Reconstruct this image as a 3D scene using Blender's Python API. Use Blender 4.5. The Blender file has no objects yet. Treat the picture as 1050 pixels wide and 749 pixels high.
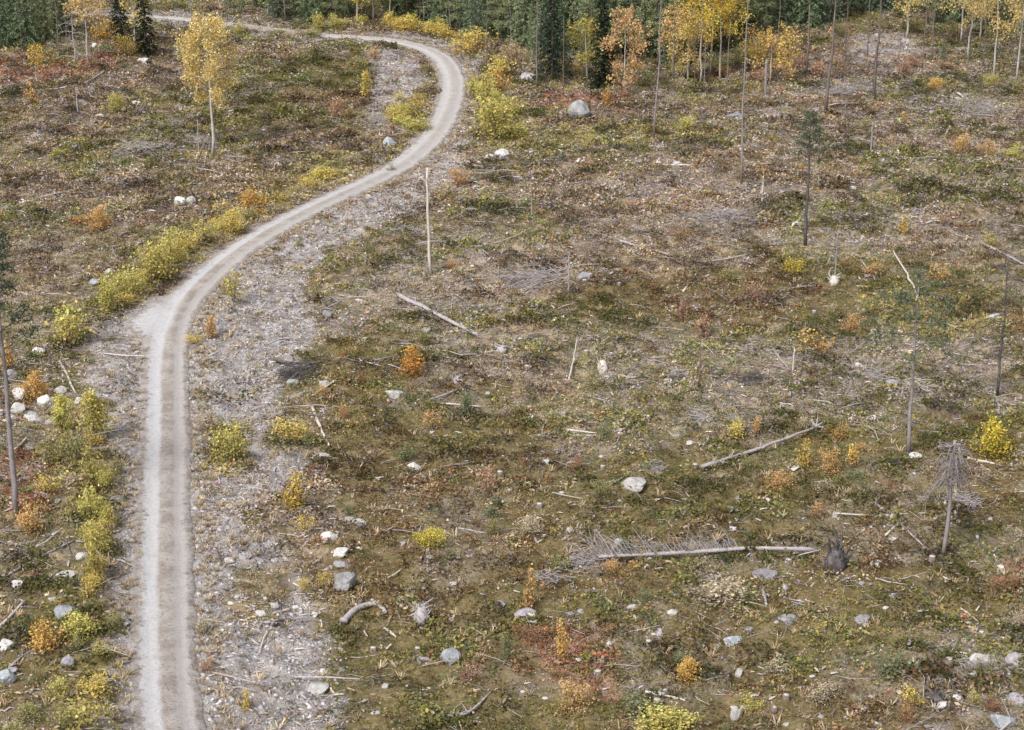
import bpy, bmesh, math, random
import numpy as np
from mathutils import Vector, noise as mnoise

R = math.radians
rs = np.random.RandomState(7)
random.seed(11)
sc = bpy.context.scene
COL = sc.collection

# ------------------------------------------------------------------ camera
FPX, W0, H0 = 2000.0, 1050.0, 749.0
TH = math.atan(0.3545)
CAMH = 38.6
cd = bpy.data.cameras.new('camera'); cam = bpy.data.objects.new('camera', cd); COL.objects.link(cam)
cam.location = (0, 0, CAMH); cam.rotation_euler = (math.pi/2 - TH, 0, 0)
cd.sensor_width = 36.0; cd.lens = 36.0*FPX/W0; cd.clip_start = 0.5; cd.clip_end = 9000
sc.camera = cam

# ------------------------------------------------------------------ terrain
_tab = rs.rand(8, 256, 256)
def vnoise(x, y, s=1.0, k=0):
    x = np.asarray(x, float)*s + 31.7*k; y = np.asarray(y, float)*s + 17.3*k
    xi = np.floor(x).astype(int); yi = np.floor(y).astype(int)
    fx = x-xi; fy = y-yi
    fx = fx*fx*(3-2*fx); fy = fy*fy*(3-2*fy)
    t = _tab[k % 8]
    a = t[xi & 255, yi & 255]; b = t[(xi+1) & 255, yi & 255]
    c = t[xi & 255, (yi+1) & 255]; d = t[(xi+1) & 255, (yi+1) & 255]
    return (a*(1-fx)+b*fx)*(1-fy)+(c*(1-fx)+d*fx)*fy
def fbm(x, y, s, k=0, o=4):
    v = 0; a = 1; t = 0
    for i in range(o):
        v = v+a*vnoise(x, y, s*2**i, k+i); t += a; a *= .5
    return v/t
def base_h(x, y):
    x = np.asarray(x, float); y = np.asarray(y, float)
    return (0.35*np.sin(x*0.052+1.1)*np.cos(y*0.043) + 0.22*np.sin(x*0.11+y*0.07)
            + 0.9*(vnoise(x, y, 0.045, 3)-.5))
def ray(px, py):
    u = (px-W0/2)/FPX; v = (H0/2-py)/FPX
    c, s = math.cos(TH), math.sin(TH)
    return np.array([u, c+v*s, -s+v*c])
def at(px, py):
    d = ray(px, py); z = 0.0
    for _ in range(25):
        t = (z-CAMH)/d[2]; x = d[0]*t; y = d[1]*t
        z = 0.5*z+0.5*float(base_h(x, y))
    return float(x), float(y)
def scale_at(px, py):                       # pixels per metre there
    x, y = at(px, py)
    c, s = math.cos(TH), math.sin(TH)
    return FPX/(y*c+CAMH*s)
def height_of(px, pyb, pyt):
    x, y = at(px, pyb); zb = float(base_h(x, y))
    d = ray(px, pyt); return CAMH+d[2]*(y/d[1])-zb

# ------------------------------------------------------------------ road line
RPX = [(186,800),(178,755),(173,700),(171,650),(171,600),(171,550),(171,500),(172,450),(172,400),(173,365),(178,335),(192,308),
       (213,285),(240,262),(268,243),(300,225),(340,205),(375,189),(410,171),(436,150),(453,128),(463,104),(465,82),
       (457,64),(438,51),(405,42.5),(370,39),(330,36.5),(280,31),(230,25),(190,20),(140,16.5),(90,14.5),(40,12),(-40,8)]
RW = np.array([at(*p) for p in RPX])
def catmull(P, n=14):
    out = []
    for i in range(len(P)-1):
        p0 = P[max(i-1,0)]; p1 = P[i]; p2 = P[i+1]; p3 = P[min(i+2,len(P)-1)]
        for k in range(n):
            t = k/n
            out.append(.5*((2*p1)+(-p0+p2)*t+(2*p0-5*p1+4*p2-p3)*t*t+(-p0+3*p1-3*p2+p3)*t**3))
    out.append(P[-1]); return np.array(out)
RC = catmull(RW)
seg = np.r_[0, np.cumsum(np.hypot(*np.diff(RC, axis=0).T))]
NS = int(seg[-1]/0.3)
ss = np.linspace(0, seg[-1], NS)
RC = np.c_[np.interp(ss, seg, RC[:,0]), np.interp(ss, seg, RC[:,1])]
for _ in range(10):
    RC[1:-1] = (RC[:-2]+RC[1:-1]+RC[2:])/3
tan = np.gradient(RC, axis=0); tan /= np.linalg.norm(tan, axis=1)[:,None]
NRM = np.c_[tan[:,1], -tan[:,0]]           # to the right of travel
_lay = np.array(at(152, 328))
s_lay = ss[np.argmin(np.hypot(*(RC-_lay).T))]
def half_left(s): return 1.72+2.0*np.exp(-((s-s_lay)/3.4)**2)
def road_dist(x, y):
    x = np.ravel(x); y = np.ravel(y); out = np.full(len(x), 99.0); C = RC[::2]
    for i in range(0, len(x), 20000):
        dx = x[i:i+20000,None]-C[None,:,0]; dy = y[i:i+20000,None]-C[None,:,1]
        out[i:i+20000] = np.sqrt((dx*dx+dy*dy).min(1))
    x_, y_ = x-_lay[0], y-_lay[1]
    return out-1.9*np.exp(-((x_+.6)/2.6)**2-((y_)/4.0)**2)*(x_ < 1.6)
def sstep(a, b, v):
    t = np.clip((v-a)/(b-a), 0, 1); return t*t*(3-2*t)
def fine_h(x, y):
    return (0.55*(fbm(x, y, 0.30, 1, 3)-.5)+0.75*(fbm(x, y, .9, 4, 3)-.5))
def ground_h(x, y, rd=None):
    x = np.asarray(x, float); y = np.asarray(y, float)
    if rd is None: rd = road_dist(x, y).reshape(x.shape)
    lay = np.exp(-(((x-_lay[0])/2.2)**2+((y-_lay[1])/3.2)**2))
    m = sstep(1.2, 3.4, rd)*(1-lay)
    return base_h(x, y)+fine_h(x, y)*(0.035+0.965*m)-0.02-.03*(1-m)
def gz(x, y): return float(ground_h(np.array([x]), np.array([y]))[0])

# ------------------------------------------------------------------ region masks
def poly(pts): return np.array([at(*p) for p in pts])
def pip(x, y, P):
    ins = np.zeros(len(x), bool); j = len(P)-1
    for i in range(len(P)):
        xi, yi = P[i]; xj, yj = P[j]
        c = ((yi > y) != (yj > y)) & (x < (xj-xi)*(y-yi)/(yj-yi+1e-12)+xi)
        ins ^= c; j = i
    return ins
BARE = [poly(p) for p in (
 [(176,790),(180,600),(178,480),(178,380),(200,320),(240,282),(290,245),(350,212),(415,184),(440,160),(470,148),(482,168),(436,205),(372,242),(335,262),(312,300),(318,340),(298,372),(280,430),(300,500),(286,555),(308,600),(340,650),(336,700),(330,790)],
 [(160,790),(108,760),(112,650),(118,560),(124,490),(110,420),(76,385),(84,352),(140,316),(165,400),(160,500),(160,600)],
 [(372,48),(425,52),(442,80),(428,98),(416,104),(404,135),(384,132),(374,112),(380,85)],
 [(425,38),(470,44),(492,72),(492,112),(474,152),(445,160),(460,120),(462,80)],
 [(300,31),(430,36),(440,48),(300,42),(180,27),(80,20),(80,8),(180,13)],
 [(868,38),(935,34),(938,58),(905,66),(870,60)])]
GRASS = [poly(p) for p in (
 [(408,108),(436,86),(450,104),(440,136),(412,142)],
 [(478,92),(545,92),(552,150),(496,160),(476,140)],
 [(98,304),(178,238),(258,200),(340,155),(400,150),(430,158),(370,184),(300,214),(222,258),(150,300),(118,328)],
 [(52,405),(118,415),(120,500),(112,600),(124,790),(56,790),(84,640),(80,530),(40,470)],
 [(205,430),(262,430),(262,490),(205,490)],
 [(385,22),(470,26),(500,60),(470,44),(430,34),(380,34)],
 [(560,128),(700,128),(705,146),(560,150)],
 [(880,300),(1000,315),(1040,340),(930,350)])]
RUST = [poly(p) for p in (
 [(-10,56),(60,56),(125,58),(120,70),(60,78),(-10,92)],
 [(530,650),(620,640),(640,700),(560,705)],
 [(1020,575),(1060,570),(1060,615),(1030,612)],
 [(0,470),(40,455),(50,520),(10,540)],
 [(560,90),(640,100),(640,115),(550,112)])]
MOSS = [poly(p) for p in (
 [(345,475),(700,455),(1060,430),(1060,790),(330,790)],[(320,350),(420,340),(600,470),(340,480)],[(560,290),(1050,250),(1050,340),(640,350)],
 [(330,640),(420,650),(560,620),(600,740),(430,770),(330,760)],
 [(560,300),(700,290),(900,270),(880,330),(640,345)],
 [(5,590),(85,590),(110,700),(20,720)],
 [(640,580),(900,570),(880,640),(680,640)],
 [(230,125),(370,120),(380,60),(300,58)],
 [(330,590),(410,560),(620,560),(600,640),(350,640)])]
SLASH = [poly(p) for p in (
 [(310,310),(420,260),(560,270),(580,300),(430,330),(320,345)],
 [(170,130),(300,150),(190,175),(110,160)],
 [(700,120),(1000,95),(1050,110),(1050,150),(800,160)],
 [(640,150),(760,180),(1050,230),(1000,260),(640,240)],
 [(600,360),(1000,330),(1050,400),(980,430),(640,420)],
 [(860,45),(1050,50),(1050,100),(760,100)],
 [(60,95),(140,70),(150,90),(70,110)],
 [(400,330),(520,340),(520,380),(430,400)],
 [(940,640),(1060,640),(1060,790),(960,740)])]
HOLES = [poly([(236,580),(294,578),(302,612),(262,645),(238,635)]), poly([(240,512),(302,508),(304,542),(250,548)]), poly([(210,430),(258,430),(258,488),(214,488)])]
def mask(x, y, polys, wob=1.2, k=5):
    dx = (fbm(x, y, .5, k, 3)-.5)*2.6*wob; dy = (fbm(x, y, .5, k+2, 3)-.5)*2.6*wob*1.4
    m = np.zeros(len(x), bool)
    for P in polys: m |= pip(x+dx, y+dy, P)
    if polys is BARE:
        for P in HOLES: m &= ~pip(x+dx*.5, y+dy*.5, P)
    return m.astype(float)

# ------------------------------------------------------------------ material helpers
def mat(name):
    m = bpy.data.materials.new(name); m.use_nodes = True
    nt = m.node_tree; nt.nodes.clear()
    out = nt.nodes.new('ShaderNodeOutputMaterial'); return m, nt, out
class NT:
    def __init__(s, nt): s.nt = nt
    def n(s, t, **k):
        x = s.nt.nodes.new(t)
        for a, b in k.items(): setattr(x, a, b)
        return x
    def put(s, sock, v):
        if hasattr(v, 'is_output') or isinstance(v, bpy.types.NodeSocket): s.nt.links.new(v, sock)
        elif isinstance(v, (tuple, list)) and len(v) == 3 and sock.type == 'RGBA': sock.default_value = (*v, 1)
        else: sock.default_value = v
    def noise(s, co, scale, detail=4, rough=.6, dist=0):
        x = s.n('ShaderNodeTexNoise'); s.put(x.inputs['Vector'], co)
        x.inputs['Scale'].default_value = scale; x.inputs['Detail'].default_value = detail
        x.inputs['Roughness'].default_value = rough; x.inputs['Distortion'].default_value = dist
        return x.outputs['Fac']
    def vor(s, co, scale, out='Distance', rnd=1):
        x = s.n('ShaderNodeTexVoronoi'); s.put(x.inputs['Vector'], co); x.inputs['Scale'].default_value = scale
        x.inputs['Randomness'].default_value = rnd
        return x.outputs[out]
    def rng(s, v, a, b, c=0, d=1):
        x = s.n('ShaderNodeMapRange'); x.interpolation_type = 'SMOOTHSTEP'; s.put(x.inputs[0], v)
        for i, q in zip((1,2,3,4), (a,b,c,d)): x.inputs[i].default_value = q
        return x.outputs[0]
    def mix(s, f, a, b, mode='MIX'):
        x = s.n('ShaderNodeMix', data_type='RGBA', blend_type=mode)
        s.put(x.inputs[0], f); s.put(x.inputs[6], a); s.put(x.inputs[7], b); return x.outputs[2]
    def math(s, op, a, b=0.0):
        x = s.n('ShaderNodeMath', operation=op); s.put(x.inputs[0], a); s.put(x.inputs[1], b); return x.outputs[0]
    def attr(s, name, out='Fac'):
        x = s.n('ShaderNodeAttribute', attribute_name=name); return x.outputs[out]
    def co(s, kind='Object'): return s.n('ShaderNodeTexCoord').outputs[kind]
    def bsdf(s, col, rough=.9, bump=None, bstr=.4, bdist=.05, spec=.15):
        b = s.n('ShaderNodeBsdfPrincipled'); s.put(b.inputs['Base Color'], col)
        s.put(b.inputs['Roughness'], rough); b.inputs['Specular IOR Level'].default_value = spec
        if bump is not None:
            bp = s.n('ShaderNodeBump'); bp.inputs['Strength'].default_value = bstr; bp.inputs['Distance'].default_value = bdist
            s.put(bp.inputs['Height'], bump); s.nt.links.new(bp.outputs[0], b.inputs['Normal'])
        return b.outputs[0]

# ground
mG, nt, out = mat('heath_ground'); q = NT(nt); co = q.co()
n1 = q.noise(co, .22, 5, .6, .4); n2 = q.noise(co, .9, 6, .65, .5); n3 = q.noise(co, 4.5, 8, .7); n4 = q.noise(co, 15, 4, .7); n5 = q.noise(co, 2.0, 6, .7, .8)
c = q.mix(q.rng(n1, .38, .62), (.17,.12,.07), (.15,.135,.055))
c = q.mix(q.rng(n2, .45, .62), c, (.37,.29,.18))
c = q.mix(q.rng(n5, .54, .66), c, (.16,.10,.06))
c = q.mix(q.math('MULTIPLY', q.rng(n3, .52, .66), .75), c, (.44,.38,.33))
lil = q.math('MULTIPLY', q.rng(q.noise(co, 1.4, 6, .7, .6), .53, .64), .35)
c = q.mix(lil, c, q.mix(q.rng(n3,.4,.62), (.27,.23,.24), (.46,.41,.41)))
c = q.mix(q.math('MULTIPLY', q.attr('moss'), .75), c, q.mix(q.rng(n3,.4,.62), (.12,.095,.04), (.23,.18,.075)))
c = q.mix(q.math('MULTIPLY', q.attr('rust'), .7), c, q.mix(q.rng(n3,.4,.6), (.24,.09,.05), (.40,.18,.10)))
c = q.mix(q.math('MULTIPLY', q.attr('grass'), .6), c, q.mix(q.rng(n3,.4,.6), (.2,.18,.06), (.36,.29,.12)))
sl = q.math('MULTIPLY', q.attr('slash'), q.rng(q.noise(co, 3.2, 8, .75, 1.2), .42, .6))
c = q.mix(q.math('MULTIPLY', sl, .6), c, q.mix(q.rng(n4,.4,.6), (.29,.25,.25), (.52,.48,.48)))
bn = q.noise(co, 1.1, 6, .7, .3)
bc = q.mix(q.rng(bn, .4, .62), (.31,.275,.25), (.485,.46,.445))
bc = q.mix(q.rng(n3, .5, .68), bc, (.20,.155,.13))
bc = q.mix(q.math('MULTIPLY', q.rng(q.noise(co, .35, 4, .6), .5, .62), .6), bc, (.47,.465,.48))
bc = q.mix(q.rng(n4, .5, .62), bc, q.mix(1.0, bc, (.55,.5,.48), 'MULTIPLY'))
peb = q.rng(q.vor(co, 9.0), .0, .32, 1, 0)
bc = q.mix(q.math('MULTIPLY', peb, q.rng(n5, .45, .6)), bc, (.66,.63,.61))
c = q.mix(q.attr('bare'), c, bc)
h = q.math('ADD', q.math('MULTIPLY', n3, 1.0), q.math('MULTIPLY', n4, .5))
nt.links.new(q.bsdf(c, .95, h, .9, .10), out.inputs[0])

# road: 'lat' = metres from the centreline, 'edge' = 0..1 towards the margin
mR, nt, out = mat('gravel_road'); q = NT(nt); co = q.co()
lat = q.attr('lat'); wob = q.math('MULTIPLY', q.math('SUBTRACT', q.noise(co, .9, 9, .8), .5), .7)
lt = q.math('ADD', lat, wob)
def band(c0, w):
    return q.rng(q.math('ABSOLUTE', q.math('SUBTRACT', lt, c0)), w*.5, w, 1, 0)
n3 = q.noise(co, 6, 8, .7); n2 = q.noise(co, .7, 5, .6); n4 = q.noise(co, 25, 3, .7)
cc = q.mix(q.rng(n2, .38, .62), (.34,.295,.265), (.47,.43,.40))
cc = q.mix(q.rng(n3, .52, .66), cc, (.21,.16,.12))
cc = q.mix(q.math('MULTIPLY', q.rng(n3, .30, .44, 1, 0), .7), cc, (.56,.52,.47))
pale = q.mix(q.rng(n3, .35, .65), (.52,.51,.52), (.63,.625,.635))
pale2 = q.mix(q.rng(n3, .35, .65), (.45,.42,.40), (.55,.52,.505))
c = q.mix(q.math('MULTIPLY', band(-.76, .52), .95), cc, pale)
c = q.mix(q.math('MULTIPLY', band(.64, .40), .85), c, pale2)
c = q.mix(q.attr('pad'), c, pale)
peb = q.math('MULTIPLY', q.rng(q.vor(co, 12), 0, .3, 1, 0), q.rng(n4, .5, .62))
c = q.mix(q.math('MULTIPLY', peb, .6), c, (.70,.69,.68))
c = q.mix(q.math('MULTIPLY', q.attr('far'), .75), c, q.mix(q.rng(n3,.4,.6), (.48,.455,.435), (.57,.545,.53)))
mg = q.mix(q.rng(q.noise(co, 1.1, 6, .7, .3), .4, .62), (.31,.275,.25), (.485,.46,.445)); mg = q.mix(q.rng(n3, .5, .68), mg, (.20,.155,.13))
mg = q.mix(q.rng(n4, .5, .62), mg, q.mix(1.0, mg, (.55,.5,.48), 'MULTIPLY'))
ef = q.rng(q.math('ADD', q.attr('edge'), q.math('MULTIPLY', q.math('SUBTRACT', q.noise(co, 1.6, 9, .8), .5), 2.0)), .60, .80)
c = q.mix(ef, c, mg)
c = q.mix(q.math('MULTIPLY', q.rng(q.noise(co, 11, 6, .8), .52, .66), .45), c, q.mix(1.0, c, (.55,.5,.47), 'MULTIPLY'))
c = q.mix(q.math('MULTIPLY', q.rng(q.noise(co, 1.3, 5, .7), .54, .66), .35), c, (.36,.32,.29))
nt.links.new(q.bsdf(c, .95, q.math('ADD', n3, n4), .8, .06), out.inputs[0])

# leaf / needle / heather material: colour from the per-leaf attribute
def leafmat(name, trans=.3, var=.25):
    m, nt, out = mat(name); q = NT(nt)
    col = q.attr('col', 'Color'); n = q.noise(q.co(), 3.0, 3, .6)
    c = q.mix(q.rng(n, .3, .7), q.mix(1.0, col, (1-var,1-var,1-var), 'MULTIPLY'), col)
    oi = q.n('ShaderNodeObjectInfo').outputs['Random']
    hs = q.n('ShaderNodeHueSaturation'); q.put(hs.inputs['Color'], c)
    q.put(hs.inputs['Value'], q.rng(oi, 0, 1, .94, 1.12)); q.put(hs.inputs['Hue'], q.rng(oi, 0, 1, .492, .508))
    c = hs.outputs[0]
    d = q.n('ShaderNodeBsdfDiffuse'); q.put(d.inputs[0], c)
    t = q.n('ShaderNodeBsdfTranslucent'); q.put(t.inputs[0], c)
    mx = q.n('ShaderNodeMixShader'); mx.inputs[0].default_value = trans
    nt.links.new(d.outputs[0], mx.inputs[1]); nt.links.new(t.outputs[0], mx.inputs[2]); nt.links.new(mx.outputs[0], out.inputs[0])
    return m
mLeaf = leafmat('autumn_leaves', .35); mNeedle = leafmat('conifer_needles', .3, .3); mHeath = leafmat('heath_plants', .15, .3)
def woodmat(name, c1, c2, c3, scale=4, stretch=.25):
    m, nt, out = mat(name); q = NT(nt)
    mp = q.n('ShaderNodeMapping'); q.put(mp.inputs[0], q.co()); mp.inputs['Scale'].default_value = (1, 1, stretch)
    a = q.noise(mp.outputs[0], scale, 6, .7, .3); b = q.noise(mp.outputs[0], scale*4, 5, .7)
    c = q.mix(q.rng(a, .35, .65), c1, c2); c = q.mix(q.rng(b, .55, .7), c, c3)
    nt.links.new(q.bsdf(c, .85, b, .7, .03), out.inputs[0]); return m
mBirch = woodmat('birch_bark', (.54,.52,.50), (.42,.40,.385), (.07,.06,.055), 3, .9)
mBark = woodmat('spruce_bark', (.16,.125,.11), (.25,.21,.19), (.08,.06,.05), 6)
mPole = woodmat('dead_standing_wood', (.22,.195,.195), (.33,.30,.30), (.11,.095,.09), 5, .5)
mGrey = woodmat('weathered_wood', (.34,.31,.32), (.48,.445,.445), (.16,.14,.13), 5, .5)
mPale = woodmat('barkless_wood', (.52,.47,.42), (.66,.61,.56), (.26,.21,.17), 5, .5)
mDark = woodmat('old_root_wood', (.07,.06,.06), (.17,.155,.16), (.03,.025,.022), 4, .8)
mStem = woodmat('shrub_stems', (.17,.12,.09), (.24,.18,.13), (.08,.05,.04), 8)
mSlash = leafmat('dead_twigs', .0, .3)
def stonemat(name, c1, c2, lich):
    m, nt, out = mat(name); q = NT(nt); co = q.co()
    oi = q.n('ShaderNodeObjectInfo').outputs['Random']
    a = q.noise(co, 1.6, 7, .7, .5); b = q.noise(co, 9, 6, .75); g = q.noise(co, 40, 2, .6)
    c = q.mix(q.rng(a, .36, .64), c1, c2); c = q.mix(q.math('MULTIPLY', q.rng(b, .52, .66), .75), c, lich)
    c = q.mix(q.math('MULTIPLY', q.rng(g, .55, .7), .4), c, (.1,.1,.1))
    hs = q.n('ShaderNodeHueSaturation'); q.put(hs.inputs['Color'], c); q.put(hs.inputs['Value'], q.rng(oi, 0, 1, .8, 1.12))
    nt.links.new(q.bsdf(hs.outputs[0], .9, q.math('ADD', a, b), .6, .05), out.inputs[0]); return m
mStW = stonemat('pale_granite', (.52,.505,.49), (.68,.66,.64), (.36,.34,.32))
mStG = stonemat('grey_granite', (.30,.30,.30), (.46,.46,.47), (.17,.17,.16))
mStB = stonemat('blue_grey_granite', (.34,.37,.40), (.50,.535,.56), (.22,.22,.22))
mStL = stonemat('lilac_grey_granite', (.30,.28,.31), (.44,.42,.44), (.17,.15,.15))

# ------------------------------------------------------------------ mesh builders
class MB:
    def __init__(s): s.V = []; s.F = []; s.C = []; s.n = 0
    def add(s, V, F, C=None):
        V = np.asarray(V, float); s.V.append(V); s.F.append(np.asarray(F, int)+s.n); s.n += len(V)
        s.C.append(np.tile((.5,.5,.5), (len(V),1)) if C is None else (np.tile(C, (len(V),1)) if np.ndim(C) == 1 else C))
    def tube(s, P, rad, n=6, C=None, rough=0, cap=True):
        P = np.asarray(P, float); m = len(P); rad = np.broadcast_to(rad, (m,)).copy()
        T = np.gradient(P, axis=0); T /= np.linalg.norm(T, axis=1)[:,None]+1e-9
        ref = np.array([0,0,1.]) if abs(T[0][2]) < .8 else np.array([1.,0,0])
        a = np.cross(T, ref); a /= np.linalg.norm(a, axis=1)[:,None]+1e-9; b = np.cross(T, a)
        th = np.linspace(0, 2*np.pi, n, endpoint=False)
        rr = rad[:,None]*(1+rough*(rs.rand(m, n)-.5))
        V = P[:,None]+rr[...,None]*(a[:,None]*np.cos(th)[None,:,None]+b[:,None]*np.sin(th)[None,:,None])
        F = []
        for i in range(m-1):
            for j in range(n):
                k = (j+1) % n; F.append((i*n+j, (i+1)*n+j, (i+1)*n+k, i*n+k))
        if cap and n == 6: F += [(0,1,2,3),(0,3,4,5),((m-1)*n+3,(m-1)*n+2,(m-1)*n+1,(m-1)*n),((m-1)*n+5,(m-1)*n+4,(m-1)*n+3,(m-1)*n)]
        if cap and n == 8:
            o = (m-1)*n; F += [(0,1,2,3),(0,3,4,7),(4,5,6,7),(o+3,o+2,o+1,o),(o+7,o+4,o+3,o),(o+7,o+6,o+5,o+4)]
        s.add(V.reshape(-1,3), F, C)
    def leaves(s, P, size, col, cvar=.18, up=.25, aspect=.6, hang=0.0):
        P = np.asarray(P, float); n = len(P)
        d = rs.randn(n,3); d[:,2] = d[:,2]*(1-up)-hang; d /= np.linalg.norm(d, axis=1)[:,None]
        e = rs.randn(n,3); e[:,2] *= .7; e -= (e*d).sum(1)[:,None]*d; e /= np.linalg.norm(e, axis=1)[:,None]
        sz = size*(.6+.8*rs.rand(n))[:,None]
        V = np.stack([P-d*sz*.5, P+e*sz*aspect*.5, P+d*sz*.5, P-e*sz*aspect*.5], 1).reshape(-1,3)
        cl = np.asarray(col, float)
        if cl.ndim == 1: cl = np.tile(cl, (n,1))
        cl = cl*(1+cvar*rs.randn(n)[:,None])*(1+.06*rs.randn(n,3)); cl = np.clip(cl, .008, .95)
        s.add(V, np.arange(4*n).reshape(-1,4), np.repeat(cl, 4, 0))
    def mesh(s, name, m):
        me = mesh_np(name, np.concatenate(s.V), np.concatenate(s.F), np.concatenate(s.C)); me.materials.append(m); return me
def mesh_np(name, V, F, C=None, smooth=False):
    me = bpy.data.meshes.new(name); k = F.shape[1]
    me.vertices.add(len(V)); me.vertices.foreach_set('co', np.ascontiguousarray(V, np.float32).ravel())
    me.loops.add(F.size); me.loops.foreach_set('vertex_index', np.ascontiguousarray(F, np.int32).ravel())
    me.polygons.add(len(F)); me.polygons.foreach_set('loop_start', np.arange(0, F.size, k, dtype=np.int32))
    if smooth: me.polygons.foreach_set('use_smooth', np.ones(len(F), bool))
    if C is not None:
        a = me.attributes.new('col', 'FLOAT_COLOR', 'POINT')
        a.data.foreach_set('color', np.c_[C, np.ones(len(C))].astype(np.float32).ravel())
    me.update(calc_edges=True); return me
def link(name, me, parent=None):
    o = bpy.data.objects.new(name, me); COL.objects.link(o)
    if parent: o.parent = parent
    return o
def tag(o, label, cat, group=None, kind=None):
    if label: o['label'] = label
    if cat: o['category'] = cat
    if group: o['group'] = group
    if kind: o['kind'] = kind
    return o
def thing(name, parts, x, y, rz=0, s=1.0, label=None, cat=None, group=None, dz=0, tilt=(0,0)):
    """parts: list of (part name, mesh); one part -> a single mesh object"""
    if len(parts) == 1: o = link(name, parts[0][1])
    else:
        o = link(name, None); o.empty_display_size = .2
        for pn, me in parts: link(pn, me, o)
    o.location = (x, y, gz(x, y)+dz); o.rotation_euler = (tilt[0], tilt[1], rz)
    o.scale = (s, s, s) if np.ndim(s) == 0 else tuple(s)
    tag(o, label, cat, group); return o

# ------------------------------------------------------------------ ground sheet
def axis(lo, hi, step, far):
    mid = np.arange(lo, hi+1e-6, step); out = [mid]
    g = []; d = step; v = hi
    while v < far: d *= 1.35; v += d; g.append(v)
    a = []; d = step; v = lo
    while v > -far: d *= 1.35; v -= d; a.append(v)
    return np.concatenate([a[::-1], mid, g])
gx = axis(-76, 76, .25, 4500); gy = axis(58, 262, .27, 4500)
X, Y = np.meshgrid(gx, gy); xf = X.ravel(); yf = Y.ravel()
near = (np.abs(xf) < 80) & (yf > 50) & (yf < 270)
rd = np.full(len(xf), 99.0); rd[near] = road_dist(xf[near], yf[near])
Z = ground_h(xf, yf, rd)
# the small pit under the upturned stump at the lower right
PIT = at(962, 722)
Z -= 0.55*np.exp(-(((xf-PIT[0])/.8)**2+((yf-PIT[1])/.7)**2))
nx = len(gx); ny = len(gy)
idx = np.arange(nx*ny).reshape(ny, nx)
F = np.stack([idx[:-1,:-1], idx[:-1,1:], idx[1:,1:], idx[1:,:-1]], -1).reshape(-1,4)
me = mesh_np('ground', np.c_[xf, yf, Z], F, None, True); me.materials.append(mG)
def put_attr(me, name, v):
    a = me.attributes.new(name, 'FLOAT', 'POINT'); a.data.foreach_set('value', v.astype(np.float32))
def fmask(polys, k, wob=1.2):
    m = np.zeros(len(xf)); m[near] = mask(xf[near], yf[near], polys, wob, k); 
    M = m.reshape(ny, nx).copy()
    for _ in range(2):
        M[1:-1,1:-1] = (M[1:-1,1:-1]*2+M[:-2,1:-1]+M[2:,1:-1]+M[1:-1,:-2]+M[1:-1,2:])/6
    return M.ravel()
put_attr(me, 'bare', np.maximum(fmask(BARE, 2), sstep(2.6, 1.3, rd)))
put_attr(me, 'grass', fmask(GRASS, 3)); put_attr(me, 'rust', fmask(RUST, 1, 1.0)); put_attr(me, 'moss', fmask(MOSS, 4, 2.0))
put_attr(me, 'slash', np.clip(fmask(SLASH, 0, 2.0)+.8*sstep(.56, .68, fbm(xf, yf, .16, 2, 4)), 0, 1))
tag(link('ground', me), 'uneven heath and cut brush ground of the forest clearing', 'ground', kind='structure')

# ------------------------------------------------------------------ road sheet
nl = 33; u = np.linspace(-1, 1, nl)
sN = ss; hl = half_left(sN)+.22*(vnoise(sN, sN*0, .6, 1)-.5)+.2*(vnoise(sN, sN*0+9, 2.2, 2)-.5); hr = 1.38+.25*(vnoise(sN, sN*0+5, .7, 3)-.5)+.2*(vnoise(sN, sN*0+3, 2.3, 4)-.5)
farv = sstep(60, 30, np.abs(0*sN)) if False else sstep(120, 175, RC[:,1])
L = np.where(u[None,:] < 0, u[None,:]*hl[:,None], u[None,:]*hr[:,None])
PX = RC[:,0][:,None]+NRM[:,0][:,None]*L; PY = RC[:,1][:,None]+NRM[:,1][:,None]*L
prof = .05-.06*np.exp(-((L+.8)/.36)**2)-.055*np.exp(-((L-.64)/.26)**2)+.035*np.exp(-(L/.4)**2)
prof = prof+.03*(vnoise(PX, PY, 2.2, 1)-.5)+.02*(vnoise(PX, PY, 6, 2)-.5)
edge = np.abs(u)[None,:]; PZ = base_h(PX, PY)+prof+.012-.05*sstep(.6,.85,edge)-.22*sstep(.85, 1.0, edge)
idx = np.arange(nl*NS).reshape(NS, nl)
F = np.stack([idx[:-1,:-1], idx[:-1,1:], idx[1:,1:], idx[1:,:-1]], -1).reshape(-1,4)[:, ::-1]
me = mesh_np('road', np.c_[PX.ravel(), PY.ravel(), PZ.ravel()], F, None, True); me.materials.append(mR)
put_attr(me, 'lat', L.ravel()); put_attr(me, 'edge', np.broadcast_to(edge, L.shape).ravel())
pad = np.exp(-((sN-s_lay)/4.2)**2)[:,None]*sstep(.1, -.5, L)
put_attr(me, 'pad', pad.ravel()); put_attr(me, 'far', (farv[:,None]*sstep(1.25, .9, np.abs(L))*(1-.35*np.exp(-(L/.25)**2))).ravel())
tag(link('road', me), 'pale gravel forest track with two wheel ruts curving to the trees', 'road', kind='structure')

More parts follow.
